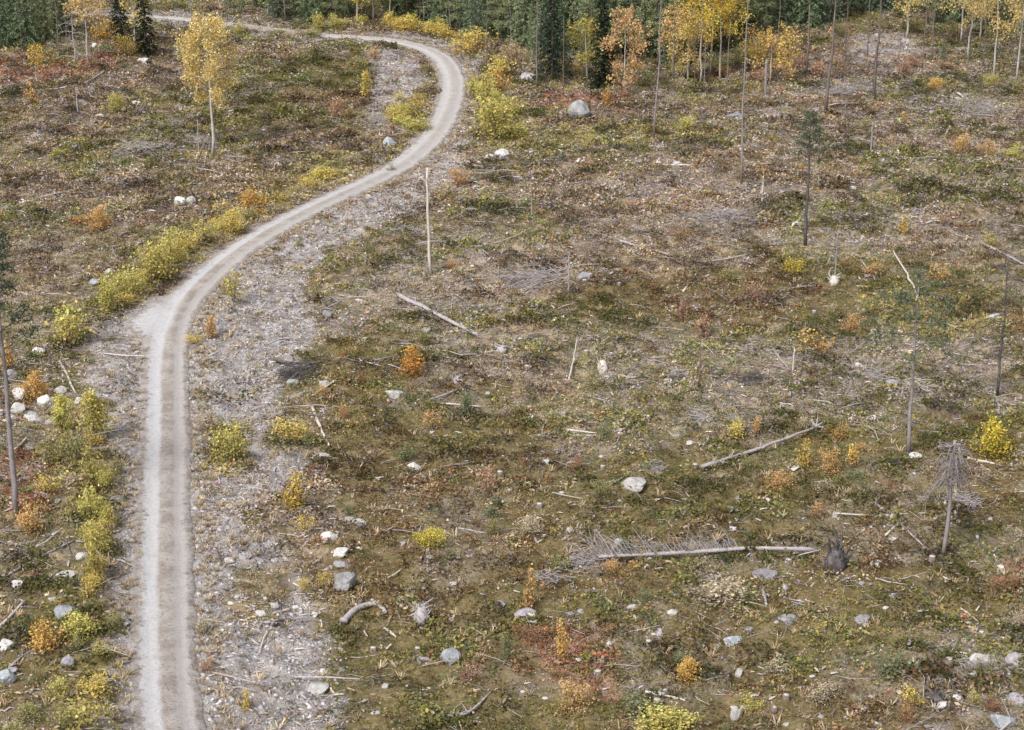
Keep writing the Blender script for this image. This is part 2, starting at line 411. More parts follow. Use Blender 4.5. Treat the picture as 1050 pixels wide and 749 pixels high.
# ------------------------------------------------------------------ scattered ground cover
def rand_pts(n, power=1.0):
    d = np.sqrt(rs.rand(n)*(256.**2-60.**2)+60.**2)
    x = (rs.rand(n)*2-1)*(d*.272+4)
    return x, d
def near_road(n, lo=1.3, hi=9):
    i = rs.randint(len(RC), size=n); o = rs.uniform(lo, hi, n)*rs.choice([-1,1,1,1], n)
    return RC[i,0]+NRM[i,0]*o+rs.randn(n)*.2, RC[i,1]+NRM[i,1]*o+rs.randn(n)*.2
def scatter(name, templates, x, y, s, col, m, label, cat, sz=None, jit=.15):
    V = []; F = []; C = []; off = 0
    z = ground_h(x, y); a = rs.rand(len(x))*6.283; w = rs.randint(len(templates), size=len(x))
    sz = s if sz is None else sz
    for k, (tv, tf) in enumerate(templates):
        i = np.where(w == k)[0]
        if not len(i): continue
        ca, sa = np.cos(a[i])[:,None], np.sin(a[i])[:,None]
        vx = (tv[None,:,0]*ca-tv[None,:,1]*sa)*s[i][:,None]+x[i][:,None]
        vy = (tv[None,:,0]*sa+tv[None,:,1]*ca)*s[i][:,None]+y[i][:,None]
        vz = tv[None,:,2]*sz[i][:,None]+z[i][:,None]
        v = np.stack([vx,vy,vz], -1)
        nf = len(tv)
        f = tf[None]+(np.arange(len(i))*nf)[:,None,None]+off
        cj = np.repeat((1+jit*rs.randn(len(i), nf//4)), 4, axis=1)[...,None] if nf % 4 == 0 else 1
        c = np.clip(np.broadcast_to(col[i][:,None,:], v.shape)*cj, .01, .9)
        V.append(v.reshape(-1,3)); F.append(f.reshape(-1,4)); C.append(c.reshape(-1,3)); off += v.shape[0]*v.shape[1]
    me = mesh_np(name, np.concatenate(V), np.concatenate(F), np.concatenate(C)); me.materials.append(m)
    return tag(link(name, me), label, cat, kind='stuff')
def clump_tpl(n, h, spread, leaf, aspect, up):
    mb = MB(); th = rs.rand(n)*6.283; r = np.sqrt(rs.rand(n))*spread
    z = h*(1-(r/spread)**2)*(.35+.65*rs.rand(n))
    mb.leaves(np.c_[r*np.cos(th), r*np.sin(th), z], leaf, (.5,.5,.5), 0, up, aspect)
    return np.concatenate(mb.V), np.concatenate(mb.F)
def tuft_tpl(n, h, spread):
    V = []; 
    for i in range(n):
        t = rs.rand()*6.283; b = np.array([math.cos(t), math.sin(t), 0])*spread*.3*rs.rand()
        tip = b+np.array([math.cos(t), math.sin(t), 0])*spread*rs.rand()+np.array([0,0,h*(.6+.5*rs.rand())])
        w = np.array([-math.sin(t), math.cos(t), 0])*.035
        V += [b-w, b+w, tip+w*.35, tip-w*.35]
    return np.array(V), np.arange(4*n).reshape(-1,4)
PAL = np.array([(.25,.27,.10),(.38,.34,.115),(.39,.27,.145),(.22,.15,.08),(.47,.40,.28),(.165,.21,.10),(.62,.54,.40),(.52,.25,.15),(.54,.48,.20),(.54,.485,.515)])
def pal_pick(x, y, moss, rust, grass, bare):
    n = len(x); A = fbm(x, y, .12, 3, 4); B = fbm(x, y, .5, 5, 3)
    w = np.tile(np.array([1.7,1.4,1.0,1.2,1.2,1.2,.9,.25,.45,2.5]), (n,1))
    w[:,[0,1,5]] *= (.25+3*sstep(.38,.62,A))[:,None]; w[:,[2,3,4]] *= (.4+1.8*sstep(.6,.4,A))[:,None]
    w[:,7] *= .3+2.6*sstep(.58,.7,B); w[:,6] *= .5+2*sstep(.42,.3,B)
    w[:,[0,2,5,3,1]] *= (1+1.1*moss)[:,None]; w[:,[9,4]] *= (1-.5*moss)[:,None]; w[:,7] *= 1+1.2*moss
    w[:,7] *= 1+40*rust; w[:,[8]] *= (1+14*grass)[:,None]; w[:,6] *= 1+2*grass
    w[:,[6,4,9]] *= (1+3*bare)[:,None]; w[:,[0,1,5]] *= (1-.6*bare)[:,None]
    cw = np.cumsum(w, 1); cw /= cw[:,-1:]; 
    f1 = fbm(x, y, .75, 2, 3); f1 = np.argsort(np.argsort(f1))/n; f2 = fbm(x, y, 1.3, 4, 3); f2 = np.argsort(np.argsort(f2))/n
    u_ = np.where(rs.rand(n) < .45, f1, f2); u_ = (u_*3.0+.10*rs.randn(n)) % 1.0
    k = np.minimum((u_[:,None] > cw).sum(1), 9)
    vv = fbm(x, y, .45, 6, 4); vv = np.argsort(np.argsort(vv))/n
    return PAL[k]*(1+.22*rs.randn(n)[:,None])*(.40+.90*vv)[:,None]*np.array([1.02,.98,.93])*(1-.14*moss)[:,None]
N = 360000
x, y = rand_pts(N); d = road_dist(x, y)
mo = mask(x, y, MOSS, 2, 4); ru = mask(x, y, RUST, 1, 1); gr = mask(x, y, GRASS, 1.2, 3); ba = mask(x, y, BARE, 1.2, 2); sl = mask(x, y, SLASH, 2, 0)
dens = .4+.9*sstep(.4, .6, fbm(x, y, .6, 6, 3))
x, y, d, dens = x.copy(), y.copy(), d, dens
keep = (d > 1.75) & (rs.rand(N) < dens*(1-.80*ba)*(1-.25*sl))
x, y, mo, ru, gr, ba = (v[keep] for v in (x, y, mo, ru, gr, ba))
tpls = [clump_tpl(15, .28, .35, .112, .6, .3) for _ in range(6)]
s = (.5+.75*rs.rand(len(x)))*(1+.25*(y > 140))*(.8+.7*sstep(.45,.65,fbm(x, y, .9, 4, 3)))
scatter('heather', tpls, x, y, s, pal_pick(x, y, mo, ru, gr, ba), mHeath, 'low heather, bilberry and moss covering the clearing', 'heather', sz=s*(.6+.6*rs.rand(len(x))))
# grass tufts
N = 60000; x, y = rand_pts(N); d = road_dist(x, y); gr = mask(x, y, GRASS, 1.4, 3); ba = mask(x, y, BARE, 1.2, 2)
p = .07+.25*sstep(.52,.62, fbm(x, y, .25, 7, 3))+.75*gr+.1*ba
keep = ((d > 1.5) & (rs.rand(N) < p)) | ((d < .35) & (y < 110) & (rs.rand(N) < .45))
x, y, gr = x[keep], y[keep], gr[keep]
cg = np.array([(.56,.46,.30),(.60,.50,.34),(.48,.43,.17),(.58,.49,.18),(.46,.36,.22)])
k = np.where(rs.rand(len(x)) < gr*.7, rs.randint(2,4,len(x)), rs.choice([0,1,4], len(x)))
s = .5+.6*rs.rand(len(x))
xc, yc = near_road(7000, -.30, .30); kk = (yc < 125) & (vnoise(xc, yc, .8, 2) > .35); xc, yc = xc[kk], yc[kk]
xe, ye = near_road(3500, 1.3, 2.4); xc = np.r_[xc, xe]; yc = np.r_[yc, ye]
x = np.r_[x, xc]; y = np.r_[y, yc]; k = np.r_[k, rs.choice([0,1,4,4], len(xc))]; s = np.r_[s, .3+.5*rs.rand(len(xc))]
tp = [tuft_tpl(11, .30, .40) for _ in range(5)]
dd = road_dist(x, y); s[dd < 1] *= .4
scatter('dry_grass', tp, x, y, s, cg[k]*(1+.15*rs.randn(len(x))[:,None]), mHeath, 'bleached and yellowing grass tufts', 'grass')
# twigs and chips left by the felling
def twig_tpl(nseg=2, bend=.12):
    P = np.array([[-.5,0,0],[0,bend*rs.randn(),.08],[.5,0,.05+.1*rs.rand()]]); mb = MB(); mb.tube(P, [.013,.012,.006], 3, cap=False)
    return np.concatenate(mb.V), np.concatenate(mb.F)
N = 90000; x, y = rand_pts(N); d = road_dist(x, y); sl = mask(x, y, SLASH, 2, 0); ba = mask(x, y, BARE, 1.2, 2); mo = mask(x, y, MOSS, 2, 4)
p = (.10+.75*sstep(.5,.62, fbm(x, y, .3, 1, 4))+.5*sl+.35*ba)*(1-.5*mo)
keep = (d > 1.7) & (rs.rand(N) < p); x, y = x[keep], y[keep]
s = np.exp(rs.randn(len(x))*.45)*.75
cw = np.array([(.40,.36,.36),(.52,.48,.48),(.27,.23,.22),(.60,.55,.53),(.46,.39,.34),(.37,.33,.37)])
scatter('fallen_twigs', [twig_tpl() for _ in range(8)], x, y, s, cw[rs.randint(6, size=len(x))]*(1+.12*rs.randn(len(x))[:,None]), mSlash, 'grey twigs and branch litter strewn over the ground', 'twigs', sz=s*1.3, jit=0)
# pebbles
def peb_tpl():
    V = np.array([[-1,-.8,-.3],[1,-.9,-.3],[.9,1,-.3],[-1,.8,-.3],[-.6,-.5,.7],[.6,-.5,.8],[.5,.6,.6],[-.5,.5,.75]])*(1+.25*rs.randn(8,1)*.5)*.07
    return V, np.array([[0,1,5,4],[1,2,6,5],[2,3,7,6],[3,0,4,7],[4,5,6,7]])
N = 110000; x, y = rand_pts(N); x2, y2 = near_road(70000); x = np.r_[x, x2]; y = np.r_[y, y2]; N = len(x); d = road_dist(x, y); ba = mask(x, y, BARE, 1.2, 2)
p = .05+.75*ba+.5*sstep(2.6,1.6,d)
keep = ((d > 1.1) | (rs.rand(N) < .04)) & (rs.rand(N) < p); x, y = x[keep], y[keep]; s = np.clip(np.exp(rs.randn(len(x))*.55)*.5, .1, 1.6)
g = .22+.5*rs.rand(len(x))
scatter('pebbles', [peb_tpl() for _ in range(6)], x, y, s, np.c_[g*1.0, g*.97, g*.97], mSlash, 'loose pale pebbles and gravel beside the track', 'gravel', jit=0)

# chips and broken bark, mostly where the machines worked
N = 160000; x, y = rand_pts(N); x2, y2 = near_road(40000, 1.6, 8); x = np.r_[x, x2]; y = np.r_[y, y2]; N = len(x); d = road_dist(x, y)
sl = mask(x, y, SLASH, 2, 0); ba = mask(x, y, BARE, 1.2, 2); mo = mask(x, y, MOSS, 2, 4)
p = (.05+.60*sstep(.5,.62, fbm(x, y, .45, 2, 4))+.40*sl+.12*ba+.12)*(1-.6*mo)*(1-.5*ba)
keep = (d > 1.7) & (rs.rand(N) < p); x, y = x[keep], y[keep]
def chip_tpl():
    V, F = peb_tpl(); V = V*np.array([2.6+rs.rand(), .7, .6]); V[:,2] += .10; a = rs.randn()*.25
    V[:,2] += V[:,0]*a; return V, F
s = np.clip(np.exp(rs.randn(len(x))*.5)*.40, .12, .95)*(1+.35*(y > 140))
cw = np.array([(.54,.48,.45),(.64,.59,.56),(.50,.44,.42),(.54,.44,.35),(.34,.26,.22),(.26,.19,.15),(.52,.47,.49)])
scatter('wood_chips', [chip_tpl() for _ in range(8)], x, y, s, cw[rs.randint(7, size=len(x))]*(1+.12*rs.randn(len(x))[:,None]), mSlash, 'pale wood chips and broken bark among the heather', 'wood chips', jit=0)

# ------------------------------------------------------------------ labels from landmarks
LM = [('the lone roadside birch',217,157),('the pale standing snag',442,280),('the long branchy log',720,570),
      ('the round grey boulder',352,605),('the bright yellow bush',1011,464),('the white boulder mid clearing',650,503),
      ('the root-ended log',780,462),('the gravel lay-by',150,328),('the forest edge boulder',595,120),
      ('the deep orange bush',423,384),('the small tufted pine',826,250),('the tangled dead spruce',967,568),
      ('the wide beige bush',735,618),('the twisted upturned root',432,638),('the pale blue boulder',397,150),
      ('the grey trunk at left edge',14,525),('the white stone pile at left',30,420),('the tall retained pine',846,118),
      ('the black root plate',857,575),('the spire shaped dark spruce',617,88),('the bottom wheel ruts',175,745),('the white twin stones',190,210),
      ('the dark pit at lower right',962,722),('the outer bend',478,75),('the crossed brown logs',450,328)]
LMW = [(n, *at(a, b), a, b) for n, a, b in LM]
used = {}
words = lambda t: len(t.split())
def where(px, py, skip=(), dec=0):
    x, y = at(px, py)
    c = sorted((math.hypot((x-lx), (y-ly)*.8), n, lx, ly) for n, lx, ly, a, b in LMW if n not in skip)
    c = [q for q in c if q[0] > .6]
    d, n, lx, ly = c[0]; m = max(1, round(math.hypot(x-lx, y-ly), dec or None))
    dx, dy = x-lx, y-ly
    if abs(dx) > abs(dy)*2: w = 'right of' if dx > 0 else 'left of'
    elif abs(dy) > abs(dx)*2: w = 'behind' if dy > 0 else 'in front of'
    else: w = ('behind and ' if dy > 0 else 'in front and ')+('right of' if dx > 0 else 'left of')
    return f'{m} m {w} {n}'
import re
key = lambda l: re.sub(r'[0-9.]+', '', l)
def lab(desc, px, py):
    for sk in ((), 1, 2, 3, 4, 5, 6):
        s_ = ()
        if sk:
            x, y = at(px, py); o = sorted((math.hypot(x-a, (y-b)*.8), n) for n, a, b, _, _ in LMW); s_ = [n for _, n in o[:sk+1] ][:sk]
        l = f'{desc} {where(px, py, s_)}'
        if key(l) not in used and words(l) <= 16: used[key(l)] = 1; return l
    l = ' '.join(l.replace(' big ', ' ').replace('long ', '').replace('spreading ', '').split()[:16])
    used[l] = 1; return l

# ------------------------------------------------------------------ shrubs
SC = {'orange':[(.92,.54,.17),(.92,.62,.22)], 'deep orange':[(.92,.50,.12),(.90,.54,.15)], 'yellow':[(.94,.74,.22),(.92,.70,.22)],
      'bright yellow':[(.88,.76,.12),(.84,.68,.12)], 'yellow-green':[(.66,.61,.20),(.76,.66,.23)], 'salmon':[(.60,.37,.27),(.64,.42,.30)],
      'pale orange':[(.84,.56,.27),(.82,.52,.23)], 'rust':[(.46,.27,.15),(.50,.31,.18)], 'beige':[(.62,.52,.37),(.68,.58,.43)],
      'olive':[(.42,.41,.18),(.48,.43,.20)], 'dusty green':[(.27,.32,.17),(.34,.36,.20)]}
def shrub_parts(colname, var, tall, leafn=330):
    """unit shrub: 1 m wide, 1 m high"""
    cols = SC[colname]; st = MB(); lf = MB(); ns = 5+var % 4
    for k in range(ns):
        t = rs.rand()*6.283; lean = (.12+.42*rs.rand())*(0.35 if tall else 1)
        hgt = .35+.65*rs.rand() if k else .95
        if k == 0: lean *= .3
        p0 = np.array([math.cos(t)*.04, math.sin(t)*.04, -.08]); p2 = np.array([math.cos(t)*lean, math.sin(t)*lean, hgt]); p1 = (p0+p2)/2+np.array([0,0,.05])
        st.tube([p0,p1,p2], [.018,.012,.004], 4, cap=False)
        m = int(leafn/ns*rs.uniform(.35,1.7)); f = .22+.78*rs.rand(m)**.8
        P = p0[None]*(1-f)[:,None]+p2[None]*f[:,None]
        rad = (.17 if tall else .29)*(1.15-f*.75)
        P = P+rs.randn(m,3)*np.c_[rad, rad, rad*.6]*.8
        P[:,2] = np.clip(P[:,2], .03, 1.05)
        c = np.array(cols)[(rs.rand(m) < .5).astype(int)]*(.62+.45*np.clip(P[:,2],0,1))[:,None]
        P += np.sin(P[:,[1,2,0]]*9+k)*.05
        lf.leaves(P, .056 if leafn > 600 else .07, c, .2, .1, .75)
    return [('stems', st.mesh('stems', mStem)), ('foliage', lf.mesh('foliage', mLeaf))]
SH = {}
def shrub(px, py, w, h, colname, label=None, group=None, name='autumn_bush'):
    s = scale_at(px, py); tall = h > w*1.35; k = (colname, rs.randint(5), tall)
    if k not in SH: SH[k] = shrub_parts(*k, 1250 if w > 20 else 560)
    x, y = at(px, py); W = w/s; H = h/s*1.05
    desc = ('tall thin ' if tall else 'small ' if w < 17 else 'spreading ' if w > 34 else 'round ')+{'beige':'dry beige'}.get(colname, colname)+(' sapling' if tall else ' bush')
    return thing(name if not tall else 'birch_sapling', SH[k], x, y, rs.rand()*6.28, (W*(1.55 if tall else 1.24), W*(1.55 if tall else 1.24), H*1.08), label or lab(desc, px, py), 'sapling' if tall else 'bush', group)
for a in [(103,237,24,22,'orange'),(261,216,26,26,'orange'),(234,241,24,22,'yellow'),(423,384,28,28,'deep orange'),(38,410,28,28,'orange'),
 (8,384,18,30,'pale orange'),(46,670,34,30,'orange'),(38,545,26,32,'pale orange'),(47,507,18,22,'yellow'),(440,562,24,22,'bright yellow'),
 (545,622,20,46,'pale orange'),(575,682,18,46,'orange'),(706,700,26,26,'orange'),(595,726,30,28,'pale orange'),(757,450,18,22,'yellow'),
 (775,446,12,20,'pale orange'),(823,480,18,30,'yellow'),(862,450,16,16,'orange'),(836,358,30,24,'orange'),(875,343,22,20,'pale orange'),
 (893,284,18,14,'pale orange'),(810,282,20,18,'bright yellow'),(962,285,18,20,'orange'),(1011,466,36,38,'bright yellow'),(776,310,16,18,'salmon'),
 (926,243,13,20,'yellow'),(1015,252,16,16,'yellow-green'),(853,482,20,26,'pale orange'),(874,478,13,24,'orange'),(933,718,20,20,'yellow'),
 (445,440,18,22,'pale orange'),(295,448,32,20,'yellow'),(303,520,26,38,'yellow'),(312,548,16,20,'yellow'),(236,472,34,38,'yellow-green'),(216,440,24,18,'beige'),
 (240,312,26,28,'yellow-green'),(218,347,16,24,'pale orange'),(197,352,16,10,'yellow'),(70,356,42,42,'yellow-green'),(66,352,24,24,'yellow'),
 (65,445,28,38,'yellow-green'),(98,450,34,46,'yellow-green'),(75,475,30,34,'olive'),(97,500,28,34,'yellow-green'),(50,478,18,26,'olive'),
 (95,536,30,36,'yellow-green'),(106,548,20,20,'yellow'),(100,570,26,28,'yellow-green'),(97,600,22,38,'yellow-green'),(82,655,34,24,'yellow-green'),
 (57,717,24,24,'yellow-green'),(35,706,18,22,'olive'),(85,752,48,36,'yellow-green'),(100,716,30,24,'yellow'),(60,752,30,26,'olive'),(210,648,18,18,'beige'),
 (208,687,17,12,'salmon'),(253,727,12,22,'yellow'),(735,620,56,26,'beige'),(548,548,26,15,'beige'),(678,750,52,26,'yellow-green'),
 (845,715,28,18,'beige'),(333,601,14,15,'yellow'),(313,603,11,13,'yellow'),(157,292,40,38,'yellow-green'),(175,270,30,32,'yellow-green'),(132,306,30,32,'yellow-green'),
 (112,322,24,34,'yellow-green'),(192,258,24,24,'yellow'),(212,250,24,20,'yellow-green'),(168,285,26,24,'yellow'),(428,134,26,16,'yellow-green'),(420,120,22,14,'yellow-green'),
 (512,142,44,38,'yellow-green'),(497,120,20,40,'yellow-green'),(487,56,34,28,'yellow'),(512,96,20,26,'orange'),(508,82,24,24,'yellow'),(527,70,18,22,'salmon'),
 (376,100,14,26,'yellow'),(346,122,18,22,'salmon'),(384,62,14,14,'orange'),(326,33,16,18,'yellow-green'),(118,116,18,20,'yellow-green'),(33,108,16,22,'pale orange'),
 (58,164,14,10,'yellow-green'),(108,42,20,20,'orange'),(128,60,24,18,'yellow'),(500,214,13,12,'yellow-green'),(622,194,18,12,'beige'),(985,158,20,18,'pale orange'),
 (1040,163,22,12,'yellow-green'),(1017,90,14,13,'yellow-green'),(1034,90,16,12,'olive'),(958,92,13,12,'orange'),(622,110,14,20,'orange'),(636,100,16,18,'salmon'),
 (702,134,18,16,'yellow-green'),(16,760,34,22,'olive'),(118,225,14,10,'beige'),(76,232,16,10,'pale orange'),(470,190,22,16,'pale orange'),(458,203,26,16,'beige'),
 (800,500,26,16,'pale orange'),(720,345,18,26,'salmon'),(700,330,12,22,'salmon'),(765,475,16,12,'olive'),(1005,495,20,12,'beige'),(190,62,12,10,'olive'),
 (560,232,14,10,'olive'),(885,132,14,14,'olive'),(940,190,20,22,'beige'),(1012,160,16,18,'pale orange'),(970,230,16,10,'salmon'),(836,192,12,22,'beige'),
 (505,545,14,18,'olive'),(460,575,16,16,'dusty green'),(640,570,18,18,'dusty green'),(690,560,14,10,'rust'),(518,680,14,34,'dusty green'),(545,660,30,14,'rust'),(650,735,36,20,'dusty green'),
 (920,690,40,20,'dusty green'),(800,690,26,18,'beige'),(480,700,20,14,'salmon'),(30,735,26,16,'olive'),(1035,610,30,18,'rust'),(625,650,16,12,'rust'),(497,506,22,26,'salmon'),
 (620,455,16,20,'dusty green'),(416,470,20,14,'dusty green'),(478,425,16,22,'dusty green'),(790,205,10,12,'beige'),(745,290,20,12,'olive'),(1000,725,16,18,'yellow-green'),(1040,650,24,18,'beige'),(770,728,20,16,'yellow-green')]:
    shrub(*a)
# shrubs lining the verges: look-alikes in groups
def row(pts, n, cols, wr, hr, label, group, jit=8):
    P = np.array(pts, float); t = np.r_[0, np.cumsum(np.hypot(*np.diff(P, axis=0).T))]; 
    for i in range(n):
        s = rs.rand()*t[-1]; px = np.interp(s, t, P[:,0])+rs.randn()*jit; py = np.interp(s, t, P[:,1])+rs.randn()*jit*.4
        x, y = at(px, py)
        if road_dist([x],[y])[0] < 2.1: continue
        shrub(px, py, rs.uniform(*wr), rs.uniform(*hr), cols[rs.randint(len(cols))], label, group)
row([(108,316),(150,292),(195,256)], 12, ['yellow-green','yellow','olive'], (12,22), (8,16), 'yellowing willow bush in the row left of the lay-by', 'willow bushes behind the lay-by', 6)
row([(215,248),(280,205),(330,180),(375,165)], 24, ['yellow-green','yellow','beige','olive'], (12,22), (6,12), 'low autumn yellow bush on the left verge of the rising track', 'low bushes on the upper left verge', 7)
row([(90,430),(100,520),(100,600),(92,680),(96,745)], 16, ['yellow-green','olive','yellow'], (12,22), (12,24), 'yellow-green willow bush on the left verge near the camera', 'willow bushes on the lower left verge', 8)
row([(400,30),(450,34),(482,48)], 14, ['yellow'], (12,24), (9,16), 'low yellow bush on the outer verge of the far bend', 'yellow bushes round the far bend', 4)
row([(480,90),(505,110),(530,140)], 14, ['yellow-green'], (12,26), (12,24), 'yellow-green bush on the slope right of the bend', 'bushes right of the bend', 8)
row([(420,100),(412,130)], 12, ['yellow-green','yellow'], (12,20), (7,12), 'yellow-green bush inside the curve of the bend', 'bushes inside the bend', 6)
row([(240,38),(300,34),(380,28)], 12, ['yellow-green'], (9,16), (8,16), 'olive-yellow bush beside the farthest stretch of track', 'bushes by the far track', 3)
row([(225,33),(280,37),(322,41)], 26, ['beige','olive','beige'], (10,18), (5,9), 'dull bush before the farthest stretch of track', 'beige bushes by the far track', 2)
row([(560,60),(640,85),(700,90),(760,75)], 16, ['beige','pale orange'], (8,16), (8,16), 'pale tan undergrowth bush at the forest edge', 'orange undergrowth at the forest edge', 9)
row([(520,60),(640,80),(760,70),(860,35),(1040,45)], 30, ['olive'], (8,18), (8,18), 'dull olive undergrowth bush at the forest edge', 'olive undergrowth at the forest edge', 9)
row([(745,85),(810,80),(980,70)], 10, ['salmon'], (10,20), (8,20), 'salmon pink undergrowth bush under the far birches', 'salmon undergrowth at the forest edge', 7)
for i in range(46):
    px = rs.uniform(330, 1045); py = rs.uniform(170, 740); sc_ = scale_at(px, py)
    c = ['beige','rust','olive','beige','pale orange','dusty green'][rs.randint(6)]
    shrub(px, py, sc_*rs.uniform(.45,.95), sc_*rs.uniform(.35,.8), c,
          {'beige':'small dry beige bush in the open clearing','rust':'small rust brown bush in the open clearing','olive':'small olive bush in the open clearing','pale orange':'small pale orange bush in the open clearing','dusty green':'small dusty green seedling bush in the open clearing'}[c], f'small {c} bushes of the clearing')
for i in range(16):
    px = rs.uniform(10, 330); py = rs.uniform(95, 260); x, y = at(px, py)
    if road_dist([x],[y])[0] < 3: continue
    sc_ = scale_at(px, py); shrub(px, py, sc_*rs.uniform(.5,.9), sc_*rs.uniform(.35,.7), 'olive', 'small olive bush on the heath left of the track', 'small olive bushes left of the track')

# ------------------------------------------------------------------ stones
STM = {'white':mStW,'grey':mStG,'blue-grey':mStB,'lilac-grey':mStL,'pale blue':mStB}
ST = {}
def stone_mesh(tone, v):
    if (tone, v) in ST: return ST[(tone, v)]
    bm = bmesh.new(); bmesh.ops.create_icosphere(bm, subdivisions=3, radius=1.0)
    rr = random.Random(v*13+5)
    pl = [(Vector((rr.gauss(0,1), rr.gauss(0,1), rr.gauss(0,.8))).normalized(), rr.uniform(.6,.88)) for _ in range(13)]
    for vt in bm.verts:
        p = vt.co.normalized(); r_ = 1.0
        for n_, d_ in pl:
            dt = p.dot(n_)
            if dt > .05: r_ = min(r_, d_/dt)
        r_ *= 1+.09*mnoise.noise(p*2.2+Vector((v,0,0)))+.035*mnoise.noise(p*7)
        vt.co = p*r_
    me = bpy.data.meshes.new('stone'); bm.to_mesh(me); bm.free(); me.materials.append(STM[tone])
    ST[(tone, v)] = me; return me
def stone(px, py, w, h, tone, label=None, group=None, name=None):
    s = scale_at(px, py); x, y = at(px, py); W = w/s*(.56 if tone == 'white' or w < 15 else .5); dep = W*rs.uniform(.8,1.05)
    Hh = max(W*.5, h/s*.62)*.95
    name = name or ('boulder' if w > 15 else 'stone')
    o = thing(name, [('s', stone_mesh(tone, rs.randint(7)))], x, y+dep*.5, rs.rand()*.8, (W, dep, Hh),
          label or lab(('big ' if w > 19 else 'small ' if w < 11 else '')+tone+' '+('flat ' if h < w*.6 else 'rounded ')+name, px, py), name, group, dz=Hh*.36, tilt=(rs.randn()*.15, rs.randn()*.15))
    return o
for a in [(595,121,25,22,'grey'),(352,608,32,21,'grey'),(337,556,17,13,'white'),(349,573,17,10,'white'),(350,582,20,9,'grey'),(368,541,15,8,'white'),(360,533,14,6,'grey'),
 (405,411,20,8,'white'),(650,505,28,15,'white'),(397,150,17,13,'pale blue'),(515,163,17,11,'white'),(503,166,10,7,'white'),(627,196,16,8,'white'),(112,283,15,8,'white'),(96,294,13,7,'blue-grey'),
 (38,365,15,12,'white'),(20,411,17,14,'white'),(17,422,16,12,'white'),(46,417,17,16,'white'),(33,434,20,10,'white'),(32,424,14,8,'blue-grey'),(62,402,14,9,'white'),(10,392,14,14,'lilac-grey'),
 (80,415,10,8,'white'),(52,436,13,10,'lilac-grey'),(12,432,9,8,'white'),(84,573,13,11,'white'),(16,603,15,10,'white'),(65,593,20,8,'white'),(66,634,24,18,'blue-grey'),(5,672,18,14,'white'),(6,701,20,18,'blue-grey'),
 (70,688,14,12,'lilac-grey'),(53,616,9,5,'white'),(184,210,13,10,'white'),(196,209,11,9,'white'),(461,683,26,15,'blue-grey'),(434,683,12,8,'lilac-grey'),(786,596,32,11,'lilac-grey'),
 (753,660,24,12,'blue-grey'),(808,642,22,8,'lilac-grey'),(1003,682,26,14,'white'),(1022,692,14,9,'white'),(1042,684,20,12,'lilac-grey'),(1033,697,10,7,'white'),(755,737,12,17,'white'),(758,692,9,10,'white'),
 (332,397,10,8,'white'),(300,394,12,9,'grey'),(424,481,14,12,'white'),(560,478,9,6,'white'),(765,107,9,5,'white'),(786,122,13,8,'white'),(843,147,8,4,'white'),(875,194,9,5,'white'),(857,210,8,5,'white'),
 (600,286,22,9,'grey'),(900,585,13,6,'white'),(885,636,20,9,'lilac-grey'),(540,632,26,10,'lilac-grey'),(690,628,12,6,'white'),(635,556,9,7,'white'),(583,547,7,6,'white'),(440,577,9,6,'white'),
 (1030,745,30,15,'blue-grey'),(1044,722,20,10,'lilac-grey'),(966,733,12,6,'white'),(103,122,9,5,'white'),(140,105,10,5,'white'),(145,66,14,5,'white'),(285,172,9,6,'white'),(392,167,7,5,'white'),(620,165,7,4,'white'),(675,168,6,5,'white'),
 (695,170,8,7,'white'),(653,146,8,5,'white'),(700,158,8,4,'white'),(818,233,12,6,'white'),(500,407,6,6,'white'),(574,429,14,6,'lilac-grey'),(369,310,9,5,'white'),(325,708,24,8,'white'),(281,624,9,8,'white'),(268,632,14,7,'white'),
 (303,617,10,6,'white'),(127,643,10,6,'white'),(58,512,8,5,'white'),(395,705,8,6,'white'),(487,33,1+10,8,'lilac-grey'),(490,33,8,5,'lilac-grey'),(540,85,24,12,'lilac-grey'),(538,100,10,6,'white'),(755,125,22,10,'lilac-grey'),(97,50,7,6,'white'),
 (1000,695,10,6,'white'),(740,676,7,4,'white'),(822,708,8,4,'white'),(665,575,9,5,'white'),(880,375,10,7,'white'),(915,395,12,8,'lilac-grey'),(1020,330,16,7,'white'),(335,327,14,8,'lilac-grey')]:
    stone(*a)
cnt = 0
while cnt < 190:
    px = rs.uniform(0, 1050); py = 60+690*rs.rand()**.85
    x, y = at(px, py); d = road_dist([x],[y])[0]
    if d < 2: continue
    if vnoise(x, y, .09, 5) < .38 and rs.rand() < .7: continue
    s = scale_at(px, py); w = s*np.exp(rs.randn()*.35)*.30
    tone = ['white','white','grey','lilac-grey'][rs.randint(4)]
    L_, G_ = {'white':('small whitish stone among the heather','scattered small whitish stones'),'grey':('small dark grey stone among the heather','scattered small grey stones'),
              'lilac-grey':('small lilac-grey stone among the heather','scattered small lilac-grey stones')}[tone]
    stone(px, py, w, w*.5, tone, L_, G_, 'stone'); cnt += 1

